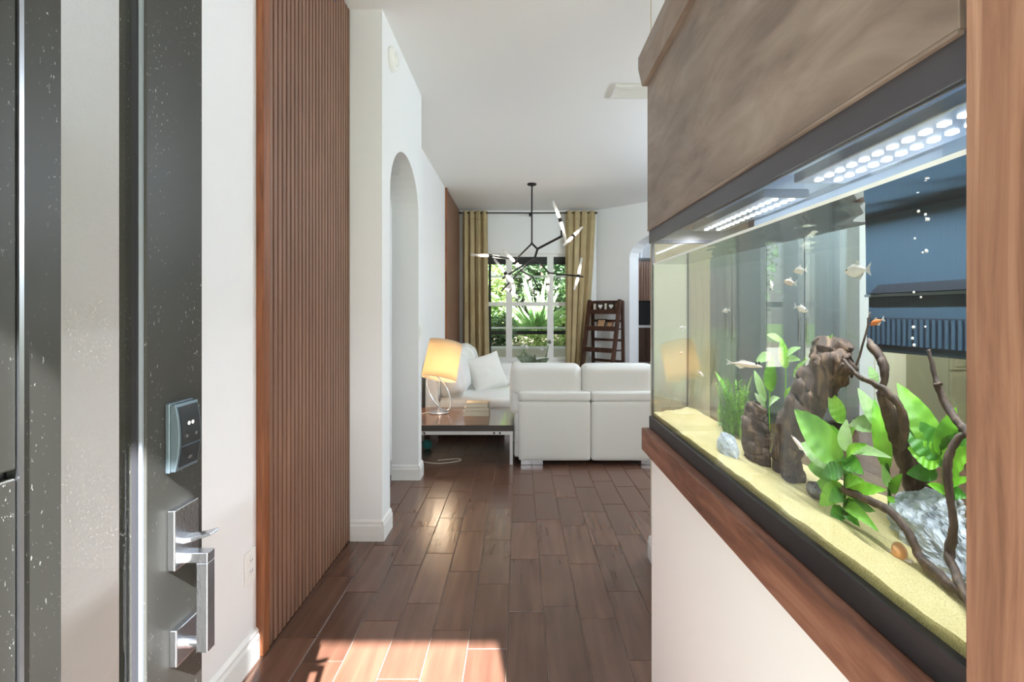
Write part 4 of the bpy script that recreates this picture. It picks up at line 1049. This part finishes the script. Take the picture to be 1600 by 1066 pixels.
# driftwood
def wobbly(name, pts, rpx, label, m, parent=None, wob=.5, n=14, sub=7, seed=1, ell=.8, jit=.003, ys=1.0, rough=.18):
    """pts: (px, py, depth); rpx: radii in photograph pixels"""
    P = [tk(*p) for p in pts]; rr = [r * q_.y * .00118 for r, q_ in zip(rpx, P)]
    sp_ = smoothed(P, sub); rad = [max(.0015, v[0]) for v in smoothed([(r, 0, 0) for r in rr], sub)]
    for i, p in enumerate(sp_):
        p.x += jit * mnoise.noise(Vector((i * .4, seed, 0))); p.z += jit * mnoise.noise(Vector((i * .4, seed, 9)))
        p.x = min(max(p.x, TX + rad[i] * .9 + .004), TB - rad[i] * .9 - .004)
    tb_ = MB().tube(sp_, rad, n, True, wob, seed, ell)
    for i, v in enumerate(tb_.v):
        c_ = sp_[i // n]; dv = v - c_; dv.y *= ys; r_ = rad[i // n]
        v.x, v.y, v.z = c_ + dv
        if rough: v += dv.normalized() * (r_ * rough * (mnoise.fractal(v * (.75 / r_), 1.1, 2.0, 4) + .5 * (.5 - abs(mnoise.noise(Vector((v.x * 60, v.y * 60, v.z * 16)))))))
        v.x = min(max(v.x, TX + .003), TB - .003)
    o = obj(name, tb_, m, parent, smooth=True, origin=P[0] if parent is None else None)
    return o
dA = sand_hit(1185, 722); dB = sand_hit(1235, 748)
st = wobbly('driftwood_stump', [(1184, 732, dA), (1181, 705, dA), (1178, 675, dA), (1181, 650, dA), (1185, 634, dA)], [20, 22, 23, 20, 13], '', M['drift'], wob=.3, n=36, sub=12, seed=2, ys=1.7, rough=.26)
tag(st, 'short dark driftwood stump beside the grassy plant', 'driftwood')
lg = thing('driftwood_log', 'thick weathered driftwood log standing aslant in the aquarium', 'driftwood', tuple(tk(1235, 755, dB)))
wobbly('trunk', [(1236, 757, dB), (1230, 715, dB), (1236, 672, dB - .01), (1262, 622, dB - .01), (1290, 575, dB), (1302, 535, dB + .01)], [26, 25, 28, 32, 34, 28], '', M['drift'], lg, .4, 40, 14, 5, ys=1.35, rough=.26)
wobbly('knot', [(1285, 560, dB), (1312, 568, dB - .01), (1330, 572, dB - .01)], [26, 24, 14], '', M['drift'], lg, .5, 26, 8, 8, rough=.3)
wobbly('stub', [(1300, 600, dB - .03), (1318, 568, dB - .05)], [5, 4], '', M['drift'], lg, .3, 8, 4, 3)
br = thing('branch_wood', 'dark branching driftwood arching over the broad leaves', 'driftwood', tuple(tk(1445, 790, .2)))
dT = .17
wobbly('trunk', [(1462, 838, .275), (1450, 800, .27), (1432, 755, .255), (1413, 712, .235), (1394, 662, .21), (1376, 612, .18)], [22, 21, 19, 16, 14, 8], '', M['branch'], br, .4, 14, 7, 11)
wobbly('branch', [(1318, 562, dT - .03), (1342, 588, dT - .04), (1372, 603, dT - .04), (1400, 628, dT - .03), (1413, 658, dT - .02), (1410, 700, dT)], [4, 5, 6, 8, 9, 7], '', M['branch'], br, .4, 10, 7, 12)
wobbly('branch', [(1355, 535, dT), (1372, 554, dT), (1381, 582, dT), (1377, 618, dT)], [8, 10, 10, 9], '', M['branch'], br, .4, 10, 7, 13)
wobbly('twig', [(1330, 590, dT + .05), (1348, 540, dT + .05), (1360, 488, dT + .05)], [3, 2.4, 1.5], '', M['branch'], br, .2, 6, 6, 14)
br2 = thing('branch_wood', 'forked driftwood branch standing beside the walnut post', 'driftwood', tuple(tk(1500, 930, .12)))
wobbly('branch', [(1450, 546, .14), (1462, 592, .14), (1476, 628, .14), (1500, 664, .13), (1519, 684, .12), (1524, 720, .12), (1521, 790, .12)], [3, 5, 6, 7, 8, 8, 7], '', M['branch'], br2, .35, 10, 7, 15)
wobbly('branch', [(1518, 668, .13), (1496, 688, .12), (1480, 720, .11), (1484, 772, .11), (1490, 822, .11), (1484, 868, .11), (1500, 912, .09), (1520, 955, .06)], [5, 7, 9, 8, 8, 11, 11, 9], '', M['branch'], br2, .35, 10, 7, 16)
wobbly('stub', [(1470, 600, .14), (1460, 602, .12)], [4, 3], '', M['drift'], br2, .2, 8, 3, 17)
d1 = sand_hit(1440, 892)
b3 = wobbly('branch_wood', [(1316, 765, d1), (1350, 779, d1), (1388, 798, d1), (1420, 834, d1), (1440, 874, d1), (1474, 905, d1 - .02), (1512, 938, d1 - .03)], [7, 8, 9, 9, 11, 11, 10], '', M['branch'], wob=.35, seed=21)
tag(b3, 'low driftwood branch lying across the sand before the grey stone', 'driftwood')

# stones
def hull_rock(name, pts, m, label, amp=.006, freq=40, cuts=4, ridg=0.0):
    bm = bmesh.new()
    for p in pts: bm.verts.new(p)
    r = bmesh.ops.convex_hull(bm, input=bm.verts)
    bmesh.ops.delete(bm, geom=[e for e in r['geom_interior'] if isinstance(e, bmesh.types.BMVert)], context='VERTS')
    bmesh.ops.triangulate(bm, faces=bm.faces)
    for _ in range(cuts): bmesh.ops.subdivide_edges(bm, edges=bm.edges, cuts=1, use_grid_fill=True, smooth=.12)
    bm.normal_update(); c = sum((v.co for v in bm.verts), Vector()) / len(bm.verts)
    for v in bm.verts:
        q = v.co * freq
        v.co += v.normal * (amp * mnoise.fractal(q, .9, 2.0, 4) + ridg * (abs(math.sin((v.co.z * 1.0 + v.co.y * .5) * 240 + 3 * mnoise.noise(v.co * 30))) - .5))
    mb = MB(); bm.verts.index_update()
    mb.add([v.co.copy() for v in bm.verts], [tuple(v.index for v in f.verts) for f in bm.faces]); bm.free()
    lo = min(v.z for v in mb.v)
    return tag(obj(name, mb, m, origin=(c.x, c.y, lo)), label, 'rock')
dr = .20
P = []
for (x, y, dd) in ((1392, 790, .20), (1420, 778, .24), (1446, 770, .22), (1488, 786, .2), (1500, 800, .24), (1512, 850, .16), (1512, 905, .13), (1470, 900, .14), (1420, 850, .18), (1400, 820, .22)):
    P.append(tk(x, y, dd)); P.append(tk(x, y, dd) + Vector((.045, .03, -.005)))
for p in list(P): P.append(Vector((p.x, p.y, 1.0)))
P = [Vector((min(p.x, TB - .012), p.y, p.z)) for p in P]
hull_rock('slate_rock', P, M['slate'], 'large jagged blue-grey layered stone under the branches', .010, 34, 5, .0022)
def small_rock(px, py, rpx, m, label, flat=.7):
    d_ = sand_hit(px, py + rpx * .6); c = tk(px, py, d_); r = rpx * c.y * .00135; rnd = random.Random(px)
    pts = []
    for i in range(16):
        v = Vector((rnd.gauss(0, 1), rnd.gauss(0, 1), rnd.gauss(0, 1))).normalized(); pts.append(c + Vector((v.x * r, v.y * r * 1.4, v.z * r * flat)))
    hull_rock('pebble', pts, m, label, .003, 70, 3, .0006)
small_rock(1138, 697, 27, M['slate'], 'small pale layered stone at the foot of the grassy plant')
small_rock(1273, 768, 16, M['darkrock'], 'small dark pebble beside the broad leaved plant', .9)
sn = thing('snail', 'orange shelled snail on the sand below the stone', 'snail', tuple(tk(1405, 872, sand_hit(1405, 872))))
cs = Vector(sn.location) + Vector((0, 0, .007))
obj('shell', MB().lathe([(.012 * math.sin(math.pi * i / 8) + .0003, -.010 * math.cos(math.pi * i / 8)) for i in range(9)], 16, Matrix.Translation(cs) @ Matrix.Rotation(1.2, 4, 'X')), M['snail'], sn, smooth=True)
obj('body', MB().tube([cs + Vector((-.004, .018, -.006)), cs + Vector((0, .008, -.007)), cs + Vector((0, -.014, -.007)), cs + Vector((0, -.02, -.001))], [.002, .005, .004, .002], 8), M['fish_pink'], sn, smooth=True)

# plants in the water
def wleaf(pl_, bx, by, tx, ty, wpx, d0, d1, m, sag=.1, fold=.2, wav=.035, shape=.75, name='leaf'):
    a, b = tk(bx, by, d0), tk(tx, ty, d1)
    for p in (a, b): p.x = min(max(p.x, TX + .012), TB - .012)
    return leaf(name, a, b, wpx * (a.y + b.y) * .5 * .0015, (-.75, -.45, .5), sag, m, pl_, fold, 26, wav, shape)
def stem(pl_, pts, rpx, m):
    obj('stem', MB().tube(smoothed([tk(*p) for p in pts], 5), rpx * .0009, 7), m, pl_, smooth=True)
dP = sand_hit(1318, 812)
p1 = thing('broadleaf_water_plant', 'broad leaved green water plant in the middle of the aquarium', 'water plant', tuple(tk(1318, 815, dP)))
stem(p1, [(1318, 815, dP), (1320, 770, dP), (1320, 715, dP)], 3, M['leaf_c'])
for a in ((1314, 727, 1241, 640, 50, dP, dP - .03, 'leaf_a'), (1313, 730, 1250, 694, 40, dP, dP - .01, 'leaf_b'), (1316, 745, 1262, 728, 34, dP, dP, 'leaf_a'), (1320, 705, 1323, 655, 24, dP, dP, 'leaf_b'),
          (1316, 662, 1296, 612, 26, dP + .03, dP + .03, 'leaf_a'), (1322, 714, 1356, 694, 16, dP, dP - .02, 'leaf_a'), (1326, 706, 1394, 716, 18, dP, dP - .02, 'leaf_b'), (1322, 722, 1350, 742, 28, dP, dP - .01, 'leaf_c'),
          (1322, 772, 1386, 766, 24, dP, dP, 'leaf_a'), (1320, 788, 1368, 800, 24, dP, dP - .01, 'leaf_c'), (1320, 790, 1374, 832, 22, dP, dP - .04, 'leaf_a'), (1318, 778, 1276, 752, 28, dP, dP - .01, 'leaf_a'),
          (1318, 795, 1298, 818, 24, dP, dP - .03, 'leaf_c'), (1318, 760, 1280, 790, 30, dP, dP - .02, 'leaf_a'), (1320, 745, 1336, 705, 20, dP, dP, 'leaf_c'), (1318, 700, 1270, 668, 34, dP + .02, dP + .02, 'leaf_a'), (1318, 735, 1284, 742, 26, dP - .01, dP - .03, 'leaf_c'), (1320, 758, 1352, 752, 22, dP, dP - .02, 'leaf_a'), (1319, 770, 1296, 784, 24, dP, dP - .03, 'leaf_c'), (1320, 800, 1344, 824, 22, dP, dP - .03, 'leaf_c'), (1319, 690, 1336, 668, 18, dP + .02, dP + .02, 'leaf_a'), (1318, 720, 1290, 700, 26, dP, dP + .02, 'leaf_c')):
    wleaf(p1, a[0], a[1], a[2], a[3], a[4], a[5], a[6], M[a[7]])
dQ = .22
p2 = thing('broadleaf_water_plant', 'pale leaved water plant behind the arching branch', 'water plant', tuple(tk(1388, 790, dQ)))
stem(p2, [(1390, 800, dQ), (1388, 740, dQ), (1378, 690, dQ)], 3, M['leaf_c'])
for a in ((1376, 668, 1326, 664, 26, dQ, dQ, 'leaf_b'), (1376, 672, 1340, 606, 22, dQ, dQ, 'leaf_b'), (1386, 735, 1366, 622, 26, dQ, dQ, 'leaf_a'), (1390, 690, 1392, 640, 20, dQ + .03, dQ + .03, 'leaf_a'),
          (1370, 600, 1358, 572, 14, dQ + .04, dQ + .04, 'leaf_b'), (1390, 762, 1378, 724, 14, dQ, dQ - .02, 'leaf_b'), (1392, 770, 1410, 740, 16, dQ, dQ, 'leaf_a'), (1390, 775, 1398, 796, 10, dQ, dQ - .02, 'leaf_a')):
    wleaf(p2, a[0], a[1], a[2], a[3], a[4], a[5], a[6], M[a[7]])
dR = .22
p3 = thing('broadleaf_water_plant', 'dense green water plant beside the walnut post', 'water plant', tuple(tk(1478, 790, dR)))
stem(p3, [(1478, 800, dR), (1476, 750, dR), (1472, 712, dR)], 3, M['leaf_c'])
for a in ((1472, 718, 1401, 598, 38, dR, dR, 'leaf_a'), (1470, 716, 1408, 655, 46, dR, dR - .02, 'leaf_c'), (1470, 715, 1494, 636, 30, dR, dR, 'leaf_a'), (1475, 720, 1524, 672, 34, dR, dR, 'leaf_c'), (1468, 722, 1418, 700, 40, dR, dR - .03, 'leaf_a'),
          (1480, 738, 1522, 700, 40, dR, dR - .02, 'leaf_a'), (1466, 742, 1416, 740, 26, dR, dR - .02, 'leaf_c'), (1484, 766, 1524, 748, 16, dR, dR - .03, 'leaf_a'), (1478, 770, 1448, 756, 14, dR, dR - .03, 'leaf_a'), (1470, 730, 1440, 690, 36, dR + .03, dR + .03, 'leaf_c'),
          (1482, 770, 1512, 778, 22, dR, dR, 'leaf_c')):
    wleaf(p3, a[0], a[1], a[2], a[3], a[4], a[5], a[6], M[a[7]])
dU = dA + .03
p4 = thing('sword_leaf_plant', 'tall stalked water plant growing behind the driftwood stump', 'water plant', tuple(tk(1203, 700, dU)))
for pts in ([(1203, 720, dU), (1202, 640, dU), (1203, 605, dU)], [(1215, 700, dU), (1226, 640, dU), (1228, 575, dU)], [(1200, 700, dU), (1196, 640, dU), (1193, 625, dU)]): stem(p4, pts, 1.8, M['leaf_a'])
for a in ((1203, 612, 1207, 556, 25, dU, dU, 'leaf_a'), (1196, 628, 1178, 578, 16, dU, dU, 'leaf_b'), (1206, 556, 1180, 566, 16, dU, dU - .02, 'leaf_b'), (1228, 576, 1221, 528, 19, dU, dU, 'leaf_a'), (1222, 534, 1198, 523, 10, dU, dU, 'leaf_b'),
          (1229, 556, 1252, 543, 11, dU, dU, 'leaf_b'), (1231, 562, 1251, 563, 11, dU, dU, 'leaf_b'), (1194, 636, 1179, 614, 9, dU, dU, 'leaf_b'), (1202, 634, 1219, 622, 14, dU, dU - .02, 'leaf_b'), (1226, 622, 1236, 604, 8, dU, dU, 'leaf_a'), (1240, 590, 1262, 560, 9, dU, dU, 'leaf_b')):
    wleaf(p4, a[0], a[1], a[2], a[3], a[4], a[5], a[6], M[a[7]])
dM = sand_hit(1145, 680)
p5 = thing('grassy_water_plant', 'feathery grass-like water plant near the far end of the aquarium', 'water plant', tuple(tk(1145, 684, dM)))
mb = MB(); rnd = random.Random(4)
for i in range(60):
    bx = rnd.uniform(1130, 1164); tx = bx + rnd.uniform(-14, 14); ty = rnd.uniform(592, 655); dd = dM + rnd.uniform(-.03, .03)
    sp_ = smoothed([tk(bx, 686, dd), tk((bx + tx) / 2 + rnd.uniform(-5, 5), (686 + ty) / 2, dd), tk(tx, ty, dd)], 6)
    mb.tube(sp_, lerp_list([.0012, .0009, .0004], len(sp_)), 4, False)
    for p in sp_[2::1]:
        for _ in range(3):
            v = Vector((rnd.uniform(-1, 1), rnd.uniform(-1, 1), rnd.uniform(.1, 1))).normalized() * .016; s_ = v.cross(Vector((.3, .2, 1))).normalized() * .0026
            mb.add([p - s_, p + s_, p + v], [(0, 1, 2)])
obj('foliage', mb, M['moss'], p5)
wleaf(p5, 1143, 628, 1117, 580, 8, dM, dM, M['leaf_a'], name='long_leaf'); wleaf(p5, 1166, 620, 1176, 585, 4, dM, dM, M['leaf_b'], name='long_leaf')
wleaf(p5, 1140, 672, 1120, 660, 6, dM, dM - .02, M['leaf_b'], name='long_leaf')
# algae fringe on the log
mb = MB(); rnd = random.Random(9)
for i in range(70):
    t = rnd.random(); p = tk(1240 + 62 * t + rnd.uniform(-4, 4), 588 - 62 * t ** .8 + rnd.uniform(-3, 3), dB + .005)
    v = Vector((rnd.uniform(-1, 1), rnd.uniform(-1, 1), rnd.uniform(.2, 1))).normalized() * .008; s_ = v.cross(Vector((.3, .2, 1))).normalized() * .0018
    mb.add([p - s_, p + s_, p + v], [(0, 1, 2)])
q = obj('algae_fringe', mb, M['moss'], lg); q['kind'] = 'stuff'

# filter box at the back of the tank
fa = tk(1357, 548, .27); fb = tk(1530, 548, .27)
fy0, fy1 = fb.y - .03, fa.y; fx0, fx1 = TX + .262, TB - .002; fzb = fa.z
fz1 = 1.50
ft = thing('filter_box', 'dark blue filter box with a ribbed lower grille in the aquarium', 'filter', (fx0, (fy0 + fy1) / 2, fzb))
obj('casing', MB().box(fx0 + .006, fx1, fy0, fy1, fzb, fz1), M['filter'], ft, bevel=.003)
zl = tk(1440, 460, .26).z; zg = tk(1440, 500, .26).z
obj('upper_cover', MB().box(fx0, fx0 + .006, fy0, fy1, zl + .003, fz1), M['filter'], ft, bevel=.002)
ym = (fy0 + fy1) / 2
mb = MB(); mb.prism([(fy0 + .01, zl + .004), (fy1 - .012, zl + .004), (fy1 - .03, zl + .017), (fy0 + .028, zl + .017)], 'x', fx0 - .006, fx0)
obj('grip_recess', mb, M['filter_dark'], ft)
obj('lip', MB().box(fx0 - .003, fx0 + .006, fy0, fy1, zl - .001, zl + .003), M['lock_side'], ft)
k = 22
for i in range(k):
    y = fy0 + (fy1 - fy0) * i / k
    obj('grille_rib', MB().box(fx0 + .001, fx0 + .006, y + .001, y + (fy1 - fy0) / k - .0035, fzb + .012, zg), M['filter'], ft)
obj('grille_back', MB().box(fx0 + .0035, fx0 + .0062, fy0, fy1, fzb + .010, zg + .002), M['filter_dark'], ft)

# fish
def fish(nose, tail, dpt, m, label, deep=.42, fins=M['fish_fin']):
    a, b = tk(nose[0], nose[1], dpt), tk(tail[0], tail[1], dpt + .004)
    L = (b - a).length; deep *= max(abs(nose[0] - tail[0]), abs(nose[1] - tail[1])) * a.y * .00125 / L * 1.15; ax = (b - a).normalized(); up = Vector((0, 0, 1)); up = (up - ax * up.dot(ax)).normalized(); sd2 = ax.cross(up)
    t = thing('fish', label, 'fish', tuple((a + b) / 2), 'fish in the aquarium')
    def q(u_, v_, w_): return a + ax * (u_ * L) + up * (v_ * L) + sd2 * (w_ * L)
    vs = []; n = 12; st_ = [(0, .02), (.06, .30), (.16, .62), (.3, .92), (.42, 1.0), (.55, .84), (.68, .46), (.76, .22), (.80, .17)]
    for u_, h in st_:
        for j in range(n):
            an = 2 * math.pi * j / n; vs.append(q(u_, math.sin(an) * h * deep / 2 + .01 * h, math.cos(an) * h * .075))
    k = len(st_); fs = [(i * n + j, i * n + (j + 1) % n, (i + 1) * n + (j + 1) % n, (i + 1) * n + j) for i in range(k - 1) for j in range(n)] + [tuple(range(n)), tuple(range((k - 1) * n, k * n))]
    obj('body', MB().add(vs, fs), m, t, smooth=True)
    def fin(nm, pts):
        vs = [q(x, y, .006) for x, y in pts] + [q(x, y, -.006) for x, y in pts]; n_ = len(pts)
        obj(nm, MB().add(vs, [tuple(range(n_)), tuple(range(2 * n_ - 1, n_ - 1, -1))] + [(i, (i + 1) % n_, n_ + (i + 1) % n_, n_ + i) for i in range(n_)]), fins, t)
    h = deep / 2
    tf = min(.19, deep * .55)
    fin('tail_fin', [(.78, .03 * tf / .19), (.98, tf), (.93, .02), (.98, -tf * .85), (.78, -.03 * tf / .19)])
    fin('dorsal_fin', [(.38, h * .95), (.46, h * 1.55), (.56, h * 1.4), (.58, h * .7)])
    fin('anal_fin', [(.45, -h * .9), (.58, -h * 1.45), (.74, -h * .45), (.66, -h * .4)])
    for s_ in (-1, 1):
        obj('eye', MB().lathe([(.001, -.012 * L), (.022 * L, -.004 * L), (.022 * L, .004 * L), (.001, .012 * L)], 10, Matrix.Translation(q(.12, .04, s_ * .035)) @ sd2.to_track_quat('Z', 'Y').to_matrix().to_4x4()), M['eye'], t)
fish((1319, 425), (1362, 421), .06, M['fish_white'], 'largest pale fish, swimming before the dark filter box')
fish((1239, 424), (1262, 421), .08, M['fish_white'], 'plump pale fish, upper one of the pair beside the bright strip')
fish((1224, 440), (1246, 443), .10, M['fish_pink'], 'faint pinkish fish just below the plump pale one')
fish((1263, 487), (1240, 478), .08, M['fish_white'], 'pale fish swimming towards the post at mid height')
fish((1128, 487), (1141, 484), .10, M['fish_white'], 'small pale fish above the feathery grass plant')
fish((1060, 514), (1072, 511), .10, M['fish_white'], 'tiny pale fish highest near the far corner seam')
fish((1061, 553), (1070, 551), .10, M['fish_pink'], 'tiny pink fish below the highest one near the corner seam')
fish((1100, 588), (1089, 580), .10, M['fish_white'], 'tiny pale fish lowest near the far end of the tank')
fish((1192, 574), (1134, 566), .12, M['fish_pink'], 'long slender pale fish over the grassy plant', .16)
fish((1358, 508), (1383, 498), .14, M['fish_orange'], 'orange fish at the corner of the filter grille', .34)
fish((1204, 437), (1207, 455), .12, M['fish_white'], 'pale fish seen edge-on and upright above the tall leaves', .3)
fish((1236, 680), (1262, 712), .06, M['fish_pink'], 'grey slender fish before the driftwood log', .2)
# air bubbles over the filter
rnd = random.Random(2)
for i in range(16):
    px, py = rnd.uniform(1405, 1450), rnd.choice([rnd.uniform(355, 395), rnd.uniform(400, 540), rnd.uniform(300, 350)])
    c = tk(px, py, .20); r = rnd.uniform(.0012, .0026)
    o = obj('air_bubble', MB().lathe([(r * math.sin(math.pi * k / 6) + 1e-5, -r * math.cos(math.pi * k / 6)) for k in range(7)], 10, Matrix.Translation(c)), M['fish_white'], smooth=True, origin=c)
    tag(o, 'tiny air bubble rising before the filter box', 'bubble', 'air bubbles in the aquarium')

# ------------------------------------------------------------------ garden beyond the windows
def bush(name, c, rx, ry, rz, n, size, m, label, group=None, seed=0, trunk=True):
    rnd = random.Random(seed); mb = MB(); c = Vector(c)
    for i in range(n):
        v = Vector((rnd.gauss(0, 1), rnd.gauss(0, 1), rnd.gauss(0, 1))).normalized() * (rnd.random() ** .35)
        lump = 1 + .3 * mnoise.noise(Vector((v.x * 2 + seed, v.y * 2, v.z * 2)))
        p = c + Vector((v.x * rx * lump, v.y * ry * lump, v.z * rz * lump))
        if p.z < .02: continue
        d = Vector((rnd.uniform(-1, 1), rnd.uniform(-1, .6), rnd.uniform(-.7, .7))).normalized(); s_ = d.cross(Vector((rnd.uniform(-1, 1), rnd.uniform(-1, 1), 1))).normalized()
        L = size * rnd.uniform(.6, 1.3); up = d.cross(s_)
        mb.add([p, p + d * L * .5 + s_ * L * .28 + up * L * .08, p + d * L, p + d * L * .5 - s_ * L * .28 + up * L * .08], [(0, 1, 2), (0, 2, 3)])
    t = thing(name, label, 'shrub' if 'tree' not in name else 'tree', (c.x, c.y, -.06), group)
    obj('foliage', mb, m, t)
    if trunk:
        for k in range(3):
            a = Vector((c.x + (k - 1) * rx * .15, c.y, -.06)); obj('stem', MB().tube([a, a + Vector(((k - 1) * rx * .3, 0, c.z * .6)), c + Vector(((k - 1) * rx * .5, 0, rz * .3))], [.05, .04, .02], 7), M['bark'], t)
struct('planting_bed', MB().box(-6, 7, 10.6, 19, -.08, .5), M['soil'])
struct('garden_kerb', MB().box(-5, 7, 10.3, 10.6, -.06, .58), M['concrete'])
struct('garden_path', MB().box(-5, 7, 8.92, 10.3, -.061, -.03), M['concrete'])
bush('garden_tree', (-2.0, 15, 3.0), 1.9, 1.2, 2.4, 2600, .24, M['fol_a'], 'leafy garden tree beyond the curtain side of the window', seed=1)
bush('garden_tree', (1.6, 15.6, 3.3), 2.0, 1.2, 2.2, 2600, .24, M['fol_b'], 'darker garden tree behind the spiky plant', seed=2)
bush('garden_tree', (5.3, 14.6, 2.6), 1.6, 1.2, 2.2, 2000, .24, M['fol_a'], 'garden tree beyond the ladder shelf side of the window', seed=3)
bush('garden_shrub', (-.75, 12.3, 1.5), .65, .5, 1.15, 1500, .15, M['fol_c'], 'bright yellow-green shrub in the first pane', seed=4)
bush('garden_shrub', (-.45, 11.8, .85), .5, .4, .5, 700, .12, M['fol_b'], 'low dark shrub at the foot of the bright shrub', seed=5)
bush('garden_shrub', (1.6, 12.6, 1.3), .7, .5, 1.1, 1400, .15, M['fol_a'], 'rounded shrub behind the ladder shelf side mullion', seed=6)
bush('garden_shrub', (1.25, 11.7, .95), .5, .35, .45, 600, .10, M['fol_c'], 'low bright shrub near the kerb', seed=7)
bush('garden_shrub', (.5, 11.2, .68), .6, .25, .24, 700, .08, M['fol_c'], 'dry pale ground cover along the kerb', seed=8, trunk=False)
bush('garden_shrub', (2.8, 12.2, 1.4), .8, .6, 1.3, 1200, .16, M['fol_b'], 'dark shrub behind the gathered curtain', seed=9)
bush('garden_tree', (-2.6, 12.5, 2.2), 1.2, .9, 2.0, 1700, .2, M['fol_b'], 'dark tree outside both windows', seed=10)
bush('garden_shrub', (-2.0, 9.0, .9), .7, .5, .9, 900, .12, M['fol_a'], 'round shrub outside the side room window', seed=12)
bush('garden_tree', (-3.2, 10.2, 2.4), 1.2, .8, 1.6, 1200, .16, M['fol_a'], 'tree outside the side room window', seed=13)
bush('hedge', (1.0, 18.3, 2.2), 6.5, .7, 2.8, 5200, .34, M['fol_b'], 'tall dense hedge closing the garden behind the trees', seed=31, trunk=False)
sk = thing('spiky_plant', 'large spiky sword-leaved plant in the middle pane', 'plant', (.42, 12.0, .5))
mb = MB(); rnd = random.Random(21)
for i in range(64):
    az = rnd.uniform(0, 2 * math.pi); el = rnd.uniform(.25, 1.35); L = rnd.uniform(1.0, 1.75)
    d = Vector((math.cos(az) * math.cos(el), math.sin(az) * math.cos(el) * .7, math.sin(el))); b0 = Vector((.42, 12.0, .7)); s_ = d.cross(Vector((.1, 1, .2))).normalized() * rnd.uniform(.035, .06)
    mid = b0 + d * L * .55 + Vector((0, 0, -.03)); tip = b0 + d * L + Vector((0, 0, -.22 * L * math.cos(el)))
    mb.add([b0 - s_ * .5, b0 + s_ * .5, mid + s_, mid - s_, tip, mid + Vector((0, 0, .02))], [(0, 1, 2, 5), (0, 5, 3), (5, 2, 4), (3, 5, 4)])
obj('foliage', mb, M['blade'], sk)
obj('stump', MB().tube([(.42, 12, .4), (.42, 12, .75)], [.12, .09], 10), M['bark'], sk)
# screen enclosure posts and rails
se = thing('screen_enclosure', 'thin framed patio screen standing outside the garden window', 'screen', (.3, 10.4, 0))
for x in (-2.0, -.62, .95, 2.4): obj('post', MB().box(x, x + .05, 10.2, 10.25, -.03, 3.4), M['white_metal'] if x > .5 else M['iron'], se)
for z, mm, h in ((.98, 'white_metal', .035), (.87, 'iron', .07), (2.0, 'white_metal', .04), (.58, 'white_metal', .05)): obj('rail', MB().box(-2.0, 2.45, 10.21, 10.24, z, z + h), M[mm], se)
